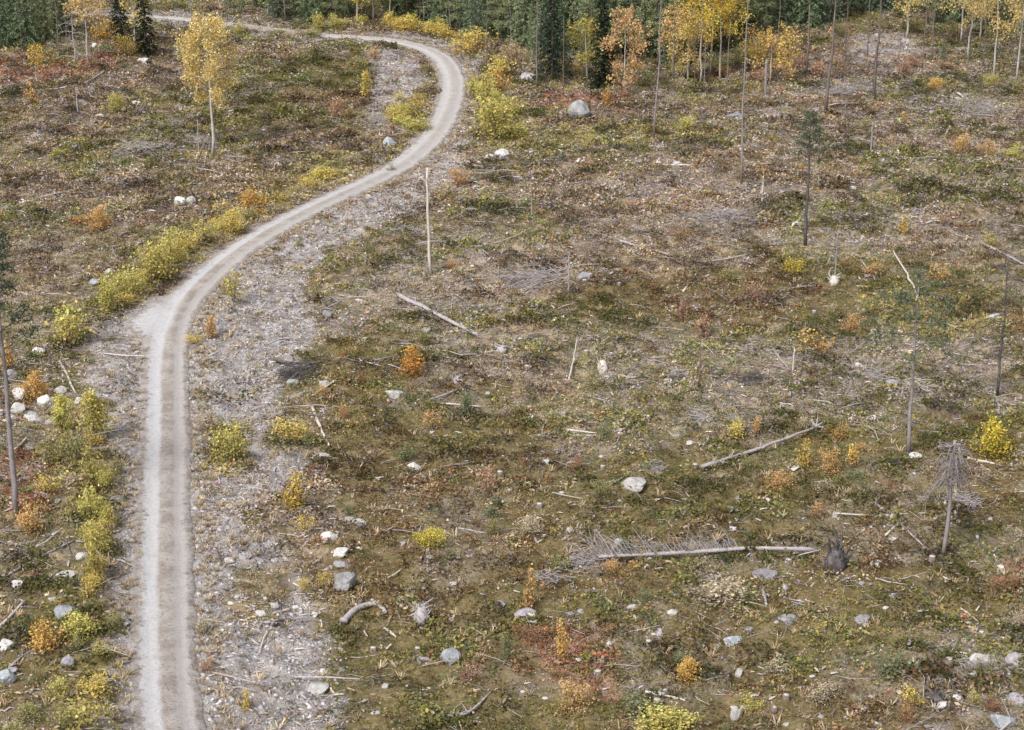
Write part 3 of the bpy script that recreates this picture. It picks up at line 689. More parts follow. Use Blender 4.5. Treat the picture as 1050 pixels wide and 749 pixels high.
# ------------------------------------------------------------------ logs, sticks, roots
def log(pts, th, m, desc, branches=0, blen=1.0, side=0, name='fallen_log', lift=0.0, roots=False, rad_end=.55, base_lift=0, group=None, label=None):
    """pts in photo pixels traced over the ground; th = thickness in pixels"""
    W = np.array([at(*p) for p in pts]); s = scale_at(*pts[0]); r0 = th/s/2*.72
    P = catmull(np.c_[W, np.zeros(len(W))], 5) if len(W) > 2 else np.linspace([*W[0],0],[*W[1],0], 9)
    z = ground_h(P[:,0], P[:,1]); t = np.linspace(0,1,len(P))
    zl = np.interp(t, [0,1], [z[0], z[-1]]); zz = np.maximum(np.maximum(zl*.6+z*.4, z), np.mean(z)-.1)
    zz = np.array([np.mean(zz[max(0,i-2):i+3]) for i in range(len(zz))])+r0*.8+lift*t+base_lift
    P[:,2] = zz; P[:,:2] += .012*rs.randn(len(P),2)*np.linalg.norm(W[-1]-W[0])*.3
    o3 = P[0].copy(); rad = r0*(1-(1-rad_end)*t)*(1+.12*rs.randn(len(P)))
    mb = MB(); mb.tube(P-o3, rad, 8, rough=.18)
    parts = [('trunk', mb.mesh('trunk', m))]
    tn = (P[-1]-P[0]); L = np.linalg.norm(tn); tn /= L
    o = link(name, None); o.location = o3
    link('trunk', parts[0][1], o)
    for k in range(branches):
        f = (k+rs.rand())/branches*.62 if side else rs.uniform(.02,.95); tt = np.linspace(0,1,len(P)); q = np.array([np.interp(f, tt, P[:,i_]) for i_ in range(3)])-o3
        a = rs.uniform(-1,1); n_ = np.array([-tn[1], tn[0], 0])
        dirv = n_*(a if not side else .25*rs.randn())+np.array([0,0,.55+.6*rs.rand()])+tn*(.25 if not side else -.55)
        if rs.rand() < .4 and not side: dirv[2] = .15
        dirv /= np.linalg.norm(dirv); l = blen*(.5+.7*rs.rand())*(1.25-f)
        b = MB(); c1 = q+dirv*l*.5+rs.randn(3)*.06*l; c2 = q+dirv*l+rs.randn(3)*.12*l-np.array([0,0,.1*l])
        b.tube([q, c1, c2], [r0*.42, r0*.28, r0*.09], 5, cap=False)
        tw = MB() if blen > 1 else b
        for _ in range(3):
            g = c1+rs.randn(3)*.25*l; tw.tube([c1, (c1+g)/2+rs.randn(3)*.02, g], [r0*.13,r0*.1,r0*.05], 4, cap=False)
        bo = link('branch', b.mesh('branch', m), o)
        if blen > 1: link('twigs', tw.mesh('twigs', mGrey), bo)
    if roots:
        b = MB()
        for k in range(14):
            d = rs.randn(3); d /= np.linalg.norm(d); q = P[-1]-o3; l = rs.uniform(.3,.9)
            b.tube([q, q+d*l*.5+rs.randn(3)*.06, q+d*l+rs.randn(3)*.15], [r0*.7, r0*.35, r0*.1], 5, cap=False)
        link('roots', b.mesh('roots', mGrey), o)
    mx = np.mean([p[0] for p in pts]); my = np.mean([p[1] for p in pts])
    return tag(o, label or lab(desc, mx, my), 'log' if name == 'fallen_log' else 'stick', group)
log([(612,580),(730,572),(838,567)], 5.4, mGrey, '', 64, 1.3, 1, rad_end=1.1, base_lift=.22, label='long pale barkless log with bare grey side branches at its left end')
log([(720,481),(780,462),(836,442)], 6.3, mGrey, '', 12, .5, roots=True, base_lift=.12, label='grey leaning log with a pale splayed root end at its right')
log([(408,306),(450,327),(490,349)], 6.5, mGrey, 'x', 9, .5, base_lift=.12, label='long brown-grey log sloping right behind the deep orange bush')
log([(418,312),(455,328),(486,343)], 3.5, mGrey, '', 0, label='thinner log lying alongside the long brown-grey log', name='fallen_branch')
log([(462,341),(490,343)], 3.5, mPale, 'short pale log', 0)
log([(320,419),(337,456)], 5, mPale, 'short pale log', 0)
log([(352,636),(368,625),(385,622),(396,632)], 11, mGrey, 'thick bowed grey log', 2, .5)
log([(393,642),(406,653)], 5, mPale, 'short pale split log', 0)
log([(507,183),(552,184)], 4, mGrey, 'grey log', 2, .4)
log([(942,308),(930,288),(915,268)], 3.6, mPale, '', 0, lift=.8, name='fallen_branch', label='pale stick leaning up toward the left behind the sparse grey pine')
log([(896,517),(922,538),(952,562)], 4, mGrey, 'thin forked grey log', 5, .7)
log([(908,551),(928,536)], 4, mPale, 'short pale stick', 0, name='fallen_branch')
log([(-4,648),(26,616)], 6, mPale, 'pale log', 1, .4)
log([(0,592),(30,580),(76,559)], 5, mGrey, 'curved grey log', 3, .5)
log([(62,373),(77,401)], 4.5, mPale, 'pale stick', 0, name='fallen_branch')
log([(16,462),(28,447)], 4, mPale, 'pale stick', 0, name='fallen_branch')
log([(0,690),(18,680),(40,668)], 4, mGrey, 'grey branch', 3, .5, name='fallen_branch')
log([(552,447),(575,440)], 4, mGrey, 'short grey log', 2, .5)
log([(580,443),(612,445)], 4, mPale, 'pale log', 1, .4)
log([(585,449),(613,447)], 3.5, mPale, 'pale grey log', 0)
log([(275,321),(318,308)], 3.2, mGrey, 'thin grey stick', 1, .4, name='fallen_branch')
log([(266,668),(271,652),(279,643)], 3.5, mPale, 'pale bent branch', 2, .5, name='fallen_branch')
log([(279,643),(290,634),(303,633)], 5, mDark, 'dark crooked branch', 3, .4, name='fallen_branch')
log([(583,389),(588,372),(592,352)], 3.2, mPale, 'white upright-leaning stick', 1, .4, lift=.5, name='fallen_branch')
log([(668,170),(710,170)], 4, mPale, 'pale log', 1, .4)
log([(720,271),(768,264)], 4, mGrey, 'grey log', 3, .5)
log([(618,245),(650,255),(690,267)], 3.5, mGrey, 'thin grey log', 3, .5)
log([(1005,248),(1050,272)], 4, mGrey, 'thin grey log', 3, .5)
log([(992,469),(1029,479)], 4, mPale, 'pale log', 0)
log([(0,99),(20,90)], 3, mPale, 'pale log', 1, .5); log([(72,96),(115,69)], 4, mGrey, 'grey weathered log', 4, .6); log([(52,93),(80,90)], 3, mPale, 'thin pale log', 2, .5)
log([(960,97),(1005,106)], 3, mPale, 'pale thin log', 4, .8); log([(978,94),(1000,108)], 3, mPale, 'crossing pale thin log', 2, .8)
log([(614,509),(642,491)], 4, mGrey, 'thin grey stick', 1, .4, name='fallen_branch')
log([(662,711),(690,718),(702,722)], 4, mPale, 'pale curved branch', 1, .4, name='fallen_branch')
log([(450,738),(480,732),(503,712)], 5, mGrey, 'grey curved branch', 5, .5, name='fallen_branch')
log([(780,605),(786,625)], 6, mGrey, 'short grey log', 1, .3)
log([(965,668),(995,672)], 4, mPale, 'pale branch', 1, .3, name='fallen_branch')
log([(440,413),(478,398)], 4, mGrey, 'grey log', 3, .5); log([(450,414),(495,415)], 3, mPale, 'thin straight pale stick', 0, name='fallen_branch')
log([(320,408),(346,390)], 3.5, mPale, 'pale stick', 0, name='fallen_branch'); log([(395,591),(412,580)], 3.5, mPale, 'pale stick', 0, name='fallen_branch')
log([(985,622),(1005,634)], 3.5, mPale, 'pale stick', 0, name='fallen_branch'); log([(470,543),(500,545)], 3, mGrey, 'grey stick', 1, .3, name='fallen_branch')
log([(700,300),(725,270)], 3, mPale, 'pale stick', 1, .5, name='fallen_branch'); log([(790,358),(810,380)], 3, mGrey, 'grey stick', 2, .5, name='fallen_branch')
log([(300,500),(345,492)], 3, mGrey, 'grey stick', 3, .5, name='fallen_branch'); log([(880,262),(905,300)], 2.6, mGrey, 'grey stick', 2, .5, name='fallen_branch')
for i in range(60):
    px = rs.uniform(0, 1050); py = 95+640*rs.rand(); x, y = at(px, py)
    if road_dist([x],[y])[0] < 4: continue
    s = scale_at(px, py); a = rs.randn()*.5; l = s*rs.uniform(.7,1.9)
    pale = i % 2
    log([(px,py),(px+l*math.cos(a), py+l*math.sin(a)*.35)], s*.055, mPale if pale else mGrey, '', 2, .35, name='fallen_branch',
        label='short pale stick lying loose in the heather' if pale else 'short weathered grey stick lying in the heather', group='loose pale sticks' if pale else 'loose grey sticks')

def root_plate(px, py, w, h, m, label, n=34, name='root_plate', flat=1.0, core=True):
    s = scale_at(px, py); x, y = at(px, py); W = w/s; H = h/s; mb = MB()
    for k in range(n):
        t = rs.rand()*math.pi*2; el = rs.uniform(-.3,1.2); l = rs.uniform(.45,1)
        d = np.array([math.cos(t)*math.cos(el)*W*.5, math.sin(t)*math.cos(el)*W*.35, abs(math.sin(el))*H*.8])*l
        b = np.array([0,0,H*.22])+rs.randn(3)*W*.05
        mb.tube([b, b+d*.5+rs.randn(3)*W*.07, b+d+rs.randn(3)*W*.08], [W*.06, W*.035, W*.012], 5, cap=False)
    parts = [('roots', mb.mesh('roots', m))]
    if core:
        cb = MB(); cb.tube([[0,0,-.1],[W*.03,0,H*.25],[0,.02,H*.55]], [W*.3,W*.26,W*.12], 8, rough=.5); parts.insert(0, ('stump', cb.mesh('stump', m)))
    return thing(name, parts, x, y, rs.rand()*6, 1, label, 'tree root')
root_plate(857,584,44,46,mDark,'black root plate right of the long log with bare side branches')
root_plate(433,642,32,34,mGrey,'twisted grey upturned root beside the bowed log')
root_plate(618,380,20,26,mPale,'pale star shaped root stump standing in mid clearing', 14)
root_plate(515,362,22,12,mGrey,'low spidery grey root right of the crossed brown logs', 14)
root_plate(820,446,10,8,mGrey,'small grey root knot on the leaning log', 10) if False else None
root_plate(855,292,20,16,mPale,'pale root fringe at the foot of the bare branched snag', 18)
root_plate(962,716,34,14,mDark,'dark root hanging over the small pit at lower right', 20)
root_plate(677,652,16,20,mGrey,'small grey root in front of the long log', 12)
root_plate(625,662,14,16,mPale,'small pale root stub left of the small grey root', 9)
root_plate(805,610,14,16,mGrey,'small grey root beside the lilac slab stone', 10)
root_plate(470,390,20,14,mGrey,'small grey root right of the deep orange bush', 14)
def brush(px, py, w, h, m, label, n=60, green=False):
    n = int(n*1.7)
    s = scale_at(px, py); x, y = at(px, py); W = w/s; H = h/s; mb = MB()
    for k in range(n):
        c = np.array([rs.randn()*W*.22, rs.randn()*W*.16, abs(rs.randn())*H*.3]); t = rs.rand()*6.28; l = W*rs.uniform(.12,.4)
        d = np.array([math.cos(t), math.sin(t)*.7, rs.randn()*.3])*l
        mb.tube([c-d*.5, c+rs.randn(3)*l*.1, c+d*.5], [.017,.014,.006], 4, cap=False)
    return thing('brush_pile', [('b', mb.mesh('brush_pile', m))], x, y, 0, 1, label, 'brush pile')
brush(303,386,50,20,mDark,'dark pile of branches on the right bank of the track',150)
log([(281,372),(300,376),(331,374)], 5, mDark, 'dark stick', 3, .5, name='fallen_branch', base_lift=.15)
log([(298,392),(310,384),(326,379)], 5, mDark, 'dark broken stick', 3, .5, name='fallen_branch', base_lift=.2)
brush(600,580,60,26,mGrey,'grey brush heap at the left end of the long log', 120)
brush(985,520,50,30,mGrey,'grey brush heap behind the tangled dead spruce', 90)
brush(545,290,80,26,mGrey,'wide pale grey brush heap behind the middle snag', 120)
brush(150,158,60,16,mGrey,'grey brush heap left of the lone birch', 90)
brush(205,150,40,14,mGrey,'grey brush heap at the foot of the lone birch', 70)
brush(690,388,26,20,mGrey,'lilac grey brush heap right of the star shaped stump', 50)
brush(770,390,60,18,mDark,'dark brush heap behind the leaning log', 80)
brush(900,385,60,20,mGrey,'grey brush heap left of the sparse grey pine', 80)
brush(180,130,20,10,mGrey,'little grey brush heap behind the lone birch', 40)
brush(672,485,30,14,mGrey,'small grey brush heap behind the white boulder', 50)
brush(870,95,80,14,mGrey,'wide grey brush heap between the two tall pines', 110)
brush(1000,115,80,14,mGrey,'wide grey brush heap at the far right', 110)
brush(740,225,70,14,mGrey,'grey brush heap left of the small pine', 90)
brush(420,240,40,10,mGrey,'grey brush heap left of the pale standing snag', 60)
brush(1010,690,60,26,mGrey,'grey brush heap by the white stones at lower right', 80)
brush(720,430,60,18,mGrey,'grey brush heap mid right before the orange bush', 70)
brush(945,400,40,20,mPale,'pale brush heap at the foot of the sparse grey pine', 50)
brush(560,600,40,16,mGrey,'small grey brush heap left of the thin orange sapling', 50)
brush(385,125,30,20,mGrey,'grey brush heap inside the bend', 50)

# ------------------------------------------------------------------ trees
def trunk_pts(h, lean=0, wob=.02, n=9):
    t = np.linspace(0, 1, n); w = np.cumsum(rs.randn(n,2)*wob*h/n, 0)
    return np.c_[w[:,0]+lean*t*h, w[:,1], t*h-.1*(t == 0)]
def birch_parts(h, r, cw, cb, nl, cols, seed, leaf=.17):
    rs.seed(seed); P = trunk_pts(h, 0, .06); tr = MB(); tr.tube(P, r*(1-.85*np.linspace(0,1,9)), 8, rough=.08)
    lm = MB(); lf = MB(); nb = 26
    for k in range(nb):
        f = cb+(1-cb)*(k/nb)**.9; q = np.array([np.interp(f*h, P[:,2], P[:,0]), np.interp(f*h, P[:,2], P[:,1]), f*h])
        t = k*2.4+rs.randn()*.4; prof = math.sin(math.pi*min(1, .18+.80*(f-cb)/(1-cb)))**.8
        l = cw*.5*prof*rs.uniform(.65,1.2)+.12
        d = np.array([math.cos(t), math.sin(t), .55+.5*rs.rand()]); tip = q+d*np.array([l,l,l])
        mid = (q+tip)/2+np.array([0,0,.12*l]); tip2 = tip+np.array([d[0]*.15*l, d[1]*.15*l, -.25*l])
        lm.tube([q,mid,tip,tip2], [r*.22, r*.13, r*.07, r*.02], 4, cap=False)
        m = int(nl/nb*(.4+prof)); g = rs.rand(m)
        Q = np.where(g[:,None] < .5, mid+(tip-mid)*(g*2)[:,None], tip+(tip2-tip)*((g-.5)*2)[:,None])
        nc = max(3, m//16); cen = rs.randn(nc,3)*np.array([.3,.3,.28])*(.35+l*.42); Q = Q+cen[rs.randint(nc, size=m)]+rs.randn(m,3)*.14*(.6+l*.25)
        Q[:,2] -= np.abs(rs.randn(m))*.22*l
        c = np.array(cols)[rs.randint(len(cols), size=m)]
        lf.leaves(Q, leaf, c, .15, .1, .8, .2)
    return [('trunk', tr.mesh('trunk', mBirch)), ('branches', lm.mesh('branches', mStem)), ('crown', lf.mesh('crown', mLeaf))]
YB = [(.86,.70,.28),(.84,.64,.25),(.88,.75,.38),(.78,.58,.30)]; OB = [(.80,.60,.30),(.78,.52,.24),(.72,.52,.32)]; BY = [(.88,.74,.16),(.84,.58,.11),(.78,.56,.16)]
def spruce_parts(h, w, seed, col, nq=2600, dead=.1, cb=.03):
    rs.seed(seed); P = trunk_pts(h, 0, .01); tr = MB(); tr.tube(P, .013*h*(1-.93*np.linspace(0,1,9))+.01, 6, rough=.1)
    lf = MB(); nb = int(h*15)
    for k in range(nb):
        f = cb+(1-cb)*(k/nb); t = k*2.39996+rs.randn()*.3; l = w*.5*((1-f)**.85)*rs.uniform(.7,1.2)+.06; m = max(6, int(nq/nb*(1.7*(1-f)+.35)))
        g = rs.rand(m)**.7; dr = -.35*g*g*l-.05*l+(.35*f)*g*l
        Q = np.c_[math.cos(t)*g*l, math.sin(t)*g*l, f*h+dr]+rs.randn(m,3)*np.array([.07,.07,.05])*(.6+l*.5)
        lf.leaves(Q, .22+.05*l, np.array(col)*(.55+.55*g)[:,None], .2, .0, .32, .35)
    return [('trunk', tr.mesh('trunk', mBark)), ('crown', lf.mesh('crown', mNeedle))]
def pine_parts(h, cw, cb, seed, col, r=.11, lean=0, sparse=1.0, mtr=None, stubs=14, nb=20):
    rs.seed(seed); P = trunk_pts(h, lean, .04); tr = MB(); tr.tube(P, r*(1-.8*np.linspace(0,1,9)), 8, rough=.12)
    br = MB(); lf = MB()
    for k in range(stubs):
        f = rs.uniform(.25, cb); q = np.array([np.interp(f*h, P[:,2], P[:,0]), np.interp(f*h, P[:,2], P[:,1]), f*h]); t = rs.rand()*6.28
        l = rs.uniform(.15,.7); br.tube([q, q+np.array([math.cos(t),math.sin(t),.1])*l*.5, q+np.array([math.cos(t),math.sin(t),-.15])*l], [.02,.014,.006], 4, cap=False)
    for k in range(nb):
        f = cb+(1-cb)*(k/nb); q = np.array([np.interp(f*h, P[:,2], P[:,0]), np.interp(f*h, P[:,2], P[:,1]), f*h]); t = k*2.4+rs.randn()*.5
        l = cw*.5*(1.05-.75*((f-cb)/(1-cb))**1.5)*rs.uniform(.5,1.15)
        d = np.array([math.cos(t), math.sin(t), .15+.35*rs.rand()]); tip = q+d*l
        mid = q+d*l*.5-np.array([0,0,.05*l]); br.tube([q,mid,tip], [.035,.022,.01], 4, cap=False)
        for j in range(int(5*sparse)+1):
            c = mid+(tip-mid)*rs.rand()+rs.randn(3)*.17*l*np.array([1,1,.5]); m = 16
            lf.leaves(c+rs.randn(m,3)*np.array([.17,.17,.10]), .24, col, .22, .0, .25)
    return [('trunk', tr.mesh('trunk', mtr or mBark)), ('branches', br.mesh('branches', mBark)), ('crown', lf.mesh('crown', mNeedle))]
def snag_parts(h, r, seed, m, nb=10, bl=.5, top=.55, droop=-.2, lean=0, f0=.2, flat=False):
    rs.seed(seed); P = trunk_pts(h, lean, .05); tr = MB(); tr.tube(P, r*(1-(1-top)*np.linspace(0,1,9)), 8, rough=.15)
    parts = [('trunk', tr.mesh('trunk', m))]
    if nb:
        for k in range(nb):
            br = MB(); f = f0+(.97-f0)*(k+rs.rand())/nb; q = np.array([np.interp(f*h, P[:,2], P[:,0]), np.interp(f*h, P[:,2], P[:,1]), f*h]); t = rs.rand()*6.28
            l = bl*((1.15-f*.6) if not flat else .62)*rs.uniform(.4,1.1); droop = droop if not flat else rs.uniform(-1.1,.15); e = np.array([math.cos(t), math.sin(t), .05]); c1 = q+e*l*.5; c2 = q+e*l+np.array([0,0,droop*l])
            br.tube([q,c1,c2], [max(r*.28,.03),max(r*.18,.022),.01], 4, cap=False)
            for _ in range(2):
                g = c1+(c2-c1)*rs.rand(); br.tube([g, g+rs.randn(3)*l*.1, g+rs.randn(3)*l*.28+np.array([0,0,droop*l*.4])], [max(r*.13,.018),max(r*.1,.014),.008], 4, cap=False)
            parts.append(('branch', br.mesh('branch', m)))
    return parts
def plant_tree(name, parts, px, py, label, cat='tree', rz=None, s=1.0, group=None):
    x, y = at(px, py); return thing(name, parts, x, y, rs.rand()*6.28 if rz is None else rz, s, label, cat, group)
rs.seed(91)
H = height_of
plant_tree('birch_tree', birch_parts(H(217,157,14), .15, 3.7, .36, 8200, YB+[(.68,.5,.28)], 5, .155), 217, 157, 'lone yellow birch with white trunk standing on the heath left of the track', rz=.5)
plant_tree('birch_tree', birch_parts(H(38,86,48), .05, 1.3, .45, 500, BY, 6, .15), 38, 86, 'thin little yellow birch on the red heath at upper left')
plant_tree('birch_tree', birch_parts(H(90,66,-10), .12, 3.4, .5, 1500, OB+YB, 7, .2), 90, 66, 'pale trunked birch beside the branchy grey snag at upper left')
plant_tree('dead_tree', snag_parts(H(77,66,12), .09, 8, mGrey, 26, 2.4, .3, -.25, f0=.12), 77, 66, 'branchy grey dead tree on the red heath at upper left')
plant_tree('dead_tree', snag_parts(H(80,118,92), .07, 9, mGrey, 4, .4), 80, 118, 'short grey snag in front of the weathered diagonal log')
plant_tree('dead_tree', snag_parts(H(204,160,120), .06, 10, mGrey, 5, .4), 204, 160, 'short grey snag left of the lone birch trunk')
plant_tree('dead_tree', snag_parts(H(442,281,172), .12, 11, mPale, 9, .35, .6), 442, 281, 'pale barkless snag standing between the track and the clearing')
plant_tree('dead_tree', snag_parts(H(551,92,-30), .09, 12, mBark, 24, .7, .4), 551, 92, 'tall bare grey trunk before the spruces right of the bend')
plant_tree('dead_tree', snag_parts(H(671,142,-30), .09, 13, mPole, 20, .6, .4), 671, 142, 'tall bare pole between the forest edge boulder and the yellow birches')
plant_tree('dead_tree', snag_parts(H(759,187,-25), .085, 14, mPole, 18, .6, .35), 759, 187, 'tall bare pole rising from mid clearing behind the small pine')
plant_tree('dead_tree', snag_parts(H(785,98,60), .16, 15, mPole, 3, .4, .8), 785, 98, 'thick broken grey snag under the far orange bush')
plant_tree('dead_tree', snag_parts(H(893,162,128), .10, 16, mPole, 3, .4, .6), 893, 162, 'short broken snag right of the tall retained pine')
plant_tree('dead_tree', snag_parts(H(781,212,184), .07, 17, mPale, 3, .4, .6), 781, 212, 'short pale snag left of the small pine')
plant_tree('dead_tree', snag_parts(H(855,292,236), .10, 18, mPole, 14, .8, .4), 855, 292, 'bare branched snag right of the small pine')
plant_tree('dead_tree', snag_parts(H(813,382,358), .06, 19, mPale, 2, .3, .7), 813, 382, 'short pale snag in front of the orange bush')
plant_tree('dead_tree', snag_parts(H(1022,405,262), .09, 20, mDark, 34, 1.7, .35, -.15, f0=.25), 1022, 405, 'dark thin dead tree with pale side branches at right edge')
plant_tree('dead_tree', snag_parts(H(967,570,452), .11, 21, mPole, 80, 1.75, .6, -.55, f0=.62, flat=True), 967, 570, 'tangled dead spruce with a drooping nest of bare branches')
plant_tree('dead_tree', snag_parts(H(716,398,340), .05, 22, mStem, 12, .6, .4), 716, 398, 'thin dark bare sapling among the salmon bushes')
plant_tree('dead_tree', snag_parts(H(545,225,190), .04, 23, mGrey, 6, .4, .4), 545, 225, 'thin bare sapling right of the pale standing snag')
plant_tree('dead_tree', snag_parts(H(583,300,258), .05, 24, mGrey, 8, .5, .4), 583, 300, 'thin grey bare stem behind the middle moss hollow')
plant_tree('dead_tree', snag_parts(H(500,75,0), .06, 25, mBark, 14, .5, .3), 500, 75, 'thin bare stem at the outer edge of the bend')
GP = (.11,.15,.09); GS = (.05,.075,.045)
plant_tree('pine_tree', pine_parts(H(826,252,114), 2.6, .64, 31, (.15,.19,.12), .14, 0, 1.1, mDark, nb=20), 826, 252, 'small pine with a bare stem and dark green top tuft')
plant_tree('pine_tree', pine_parts(H(846,119,-60), 5, .62, 32, GP, .16, .015), 846, 119, 'tall retained pine with a bare trunk rising out of the frame')
plant_tree('pine_tree', pine_parts(H(897,105,-70), 4.5, .68, 33, GP, .15, .03), 897, 105, 'tall leaning reddish pine trunk right of the retained pine')
plant_tree('pine_tree', pine_parts(H(826,79,-60), 4, .6, 34, GP, .13), 826, 79, 'tall slim pine behind the retained pine')
plant_tree('pine_tree', pine_parts(H(933,466,286), 6.2, .52, 35, (.17,.21,.13), .12, 0, 1.1, mPole, 40, 20), 933, 466, 'sparse grey pine with a thin crown at centre right')
plant_tree('pine_tree', pine_parts(H(14,526,232), 3.4, .58, 36, (.10,.13,.085), .17, -.02, 1.0, mPole, 20), 14, 526, 'grey trunk of a pine at the left edge of the frame')
plant_tree('spruce_tree', spruce_parts(H(617,90,-25), 3.6, 41, (.05,.07,.045), 5200), 617, 90, 'spire shaped dark spruce left of the orange birch at forest edge')
plant_tree('spruce_tree', spruce_parts(H(566,84,-30), 4.6, 42, (.075,.10,.075), 4600, cb=.1), 566, 84, 'dark broad spruce left of the spire shaped spruce')
plant_tree('spruce_tree', spruce_parts(H(125,46,-50), 3.2, 43, (.035,.05,.03), 3000), 125, 46, 'dark slim spruce left of the twin pair before the far track')
plant_tree('spruce_tree', spruce_parts(H(150,57,-40), 3.2, 44, (.04,.055,.03), 3400), 150, 57, 'dark slim spruce right of the twin pair before the far track')
plant_tree('birch_tree', birch_parts(H(138,48,-20), .08, 2.2, .3, 900, YB, 45, .2), 138, 48, 'yellow birch squeezed between the two slim dark spruces')
plant_tree('birch_tree', birch_parts(H(641,94,8), .09, 3.6, .10, 2600, OB, 46, .2), 641, 94, 'orange birch leafy to the ground right of the spire shaped spruce')
plant_tree('birch_tree', birch_parts(H(602,82,22), .08, 3.4, .2, 1500, [(.5,.42,.16),(.56,.44,.12)], 47, .2), 602, 82, 'thin olive-yellow birch left of the spire shaped spruce')
plant_tree('birch_tree', birch_parts(H(790,84,34), .10, 5.2, .15, 1900, [(.82,.60,.20),(.78,.52,.20)], 48, .2), 790, 84, 'wide low orange-yellow birch behind the thick broken snag')
for i, (px, py, tp, cw, cols, l) in enumerate([
  (718,86,-35,5.2,BY,'bright yellow birch with white trunk, leftmost of the far yellow cluster'),(728,78,-45,5,BY,'bright yellow birch in the middle of the far yellow cluster'),(738,84,-30,4.4,BY,'bright yellow birch on the right of the far yellow cluster'),
  (704,84,15,3.6,YB,'pale yellow birch at the left of the far yellow cluster'),(930,42,-30,4.2,YB,'thin pale yellow birch above the far grey slope'),(985,44,-45,6,YB,'broad yellow birch near the top right'),(993,60,-35,4,YB,'slim yellow birch right of the broad yellow birch'),
  (1018,78,-45,6.2,YB,'leaning yellow birch near the top right corner'),(1042,84,-45,4,YB,'tan yellow birch in the top right corner'),(367,27,-40,4.6,BY,'yellow birch behind the far track, left of a pair'),(400,24,-45,5.5,BY,'yellow birch behind the far track, right of a pair'),
  (383,22,-30,4.2,YB,'smaller yellow birch between the pair behind the far track'),(275,18,-30,3.6,YB,'yellow-green birch beside the far track'),(1005,40,-30,3,YB,'distant small yellow birch at top right'),(690,70,10,2.8,OB,'small orange birch behind the dark edge spruces')]):
    plant_tree('birch_tree', birch_parts(H(px,py,tp), .11, cw, .34 if i != 3 else .12, 2900, cols, 60+i, .17), px, py, l)
# spruces and pines of the forest edge behind: a few mesh variants, each tree its own object; needle greens lightened to stand in for distance haze
rs.seed(123)
VAR = [spruce_parts(9+2*i, 3.6+.25*i, 80+i, [(.26,.34,.20),(.32,.39,.22),(.23,.29,.20),(.38,.43,.23),(.26,.34,.22)][i], 4200, cb=.02) for i in range(5)]
PV = [pine_parts(13+i, 4.4, .14, 90+i, [(.34,.40,.23),(.38,.43,.23),(.30,.37,.23)][i], .10, 0, 2.0, nb=44, stubs=20) for i in range(3)]
def forest(px, py, kind=None):
    x, y = at(px, py)
    if road_dist([x],[y])[0] < 3.2: return
    if kind == 'p' or (kind is None and rs.rand() < .25):
        plant_tree('pine_tree', PV[rs.randint(3)], px, py, 'green pine in the forest edge along the top of the photo', group='pines of the far forest edge', s=rs.uniform(.8,1.15))
    else:
        plant_tree('spruce_tree', VAR[rs.randint(5)], px, py, 'dense green spruce in the forest edge along the top of the photo', group='spruces of the far forest edge', s=rs.uniform(.7,1.15) if rs.rand() < .6 else rs.uniform(.3,.5))
for px, py in [(4,50),(16,44),(27,50),(36,42),(48,47),(8,30),(22,26),(40,24),(56,34),(66,30),(-8,40),(-20,52)]: forest(px, py)
for px, py in [(236,10),(248,14),(262,8),(284,20),(293,24),(306,18),(318,24),(332,20),(345,25),(356,18),(270,4),(300,6),(330,5),(350,6),(376,10),(392,8)]: forest(px, py)
def edge_y(px): return np.interp(px, [400,440,480,530,560,600,660,700,745,800,860,870,930,1000,1060], [20,27,38,46,56,60,66,66,42,30,26,20,22,28,34])
for rowi, (step, off) in enumerate([(10,0),(11,-10),(12,-20),(13,-30)]):
    px = 402.
    while px < 1070:
        py = edge_y(px)+off+rs.randn()*2.5
        if 870 < px < 950 and rowi == 0: pass
        else: forest(px+rs.randn()*2, py)
        px += step*(.85 if px < 740 else 1.1)
for px, py in [(805,50),(966,70)]:
    plant_tree('spruce_tree', VAR[1], px, py, 'small young spruce alone on the far grey slope, '+('left one' if px < 900 else 'right one'), s=.28)
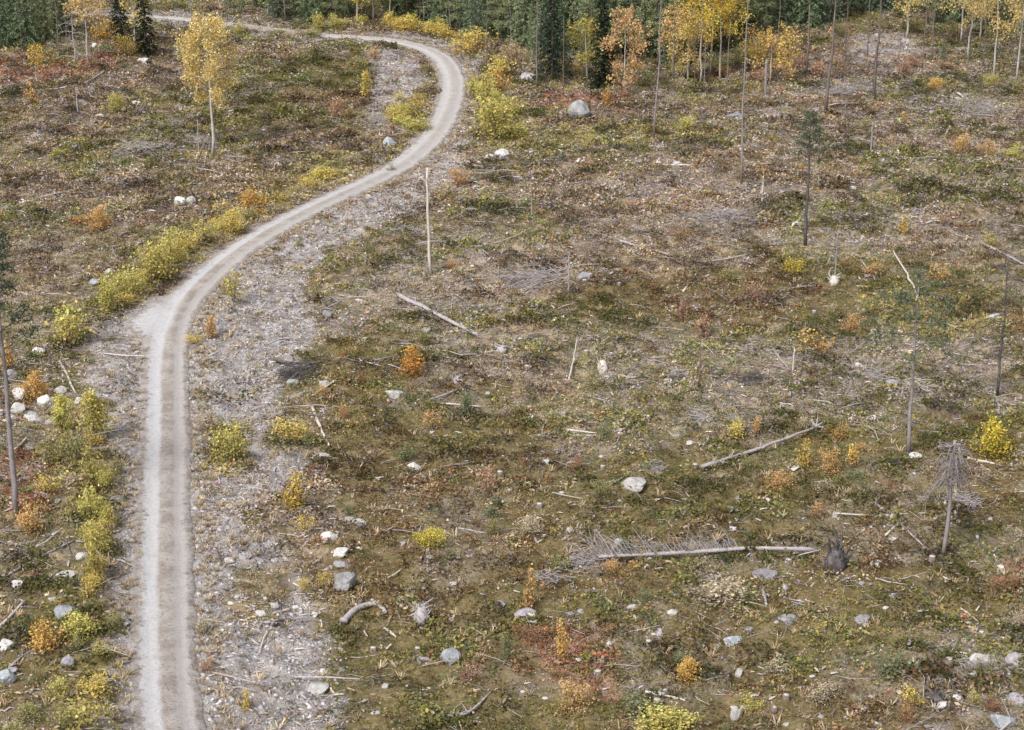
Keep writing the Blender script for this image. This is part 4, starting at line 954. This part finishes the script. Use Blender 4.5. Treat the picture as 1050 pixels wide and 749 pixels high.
# bare thin stems left standing on the far slope and forest edge
SN = [snag_parts(9+i, .05+.01*i, 140+i, [mBark,mPole,mBark][i], 20, .6, .4) for i in range(3)]
for px, py in [(945,70),(956,62),(922,72),(992,70),(1008,70),(1012,72),(1036,70),(1044,66),(866,62),(797,62),(690,85),(655,88),(577,98),(524,60),(60,62),(100,58),(23,54),(70,58),(168,30),(197,28),(712,90),(722,92),(745,95),(680,60),(890,60)]:
    plant_tree('dead_tree', SN[rs.randint(3)], px, py, 'bare thin grey stem standing along the far edge of the clearing', group='bare stems at the far edge', s=rs.uniform(.45,1.0) if py < 90 else .7)
# cut stumps
def stump_parts(seed):
    rs.seed(seed); mb = MB(); mb.tube([[0,0,-.1],[0,0,.05],[.01,0,.22]], [.24,.17,.15], 8, rough=.2)
    tp = MB(); tp.tube([[.01,0,.222],[.01,0,.232]], [.135,.13], 8); return [('bark', mb.mesh('bark', mBark)), ('cut_face', tp.mesh('cut_face', mPale))]
SP = [stump_parts(i) for i in range(3)]; rs.seed(5); c = 0
while c < 60:
    px, py = rs.uniform(0,1050), rs.uniform(95,735); x, y = at(px, py)
    if road_dist([x],[y])[0] < 5: continue
    plant_tree('tree_stump', SP[c % 3], px, py, 'low cut tree stump with a pale sawn top in the heather', 'tree stump', group='cut stumps in the clearing', s=rs.uniform(.7,1.15)); c += 1

# ------------------------------------------------------------------ light
w = bpy.data.worlds.new('World'); sc.world = w; w.use_nodes = True; nt = w.node_tree
bg = nt.nodes['Background']; sky = nt.nodes.new('ShaderNodeTexSky'); sky.sky_type = 'NISHITA'; sky.sun_disc = False
EL, AZ = R(48), R(215)
sky.sun_elevation = EL; sky.sun_rotation = AZ; sky.dust_density = 4; sky.air_density = 1.0; sky.ozone_density = .6
hs = nt.nodes.new('ShaderNodeHueSaturation'); hs.inputs['Saturation'].default_value = .5
nt.links.new(sky.outputs[0], hs.inputs['Color']); nt.links.new(hs.outputs[0], bg.inputs[0]); bg.inputs[1].default_value = .14
ld = bpy.data.lights.new('sun', 'SUN'); ld.energy = 3.2; ld.angle = R(15); ld.color = (1,.965,.93)
lo = bpy.data.objects.new('sun', ld); COL.objects.link(lo)
dv = Vector((math.sin(AZ)*math.cos(EL), math.cos(AZ)*math.cos(EL), math.sin(EL)))
lo.rotation_euler = dv.to_track_quat('Z', 'Y').to_euler()
sc.view_settings.view_transform = 'Standard'; sc.view_settings.look = 'None'; sc.view_settings.exposure = 0; sc.view_settings.gamma = 1
sc.cycles.max_bounces = 5; sc.cycles.diffuse_bounces = 3; sc.cycles.transparent_max_bounces = 4
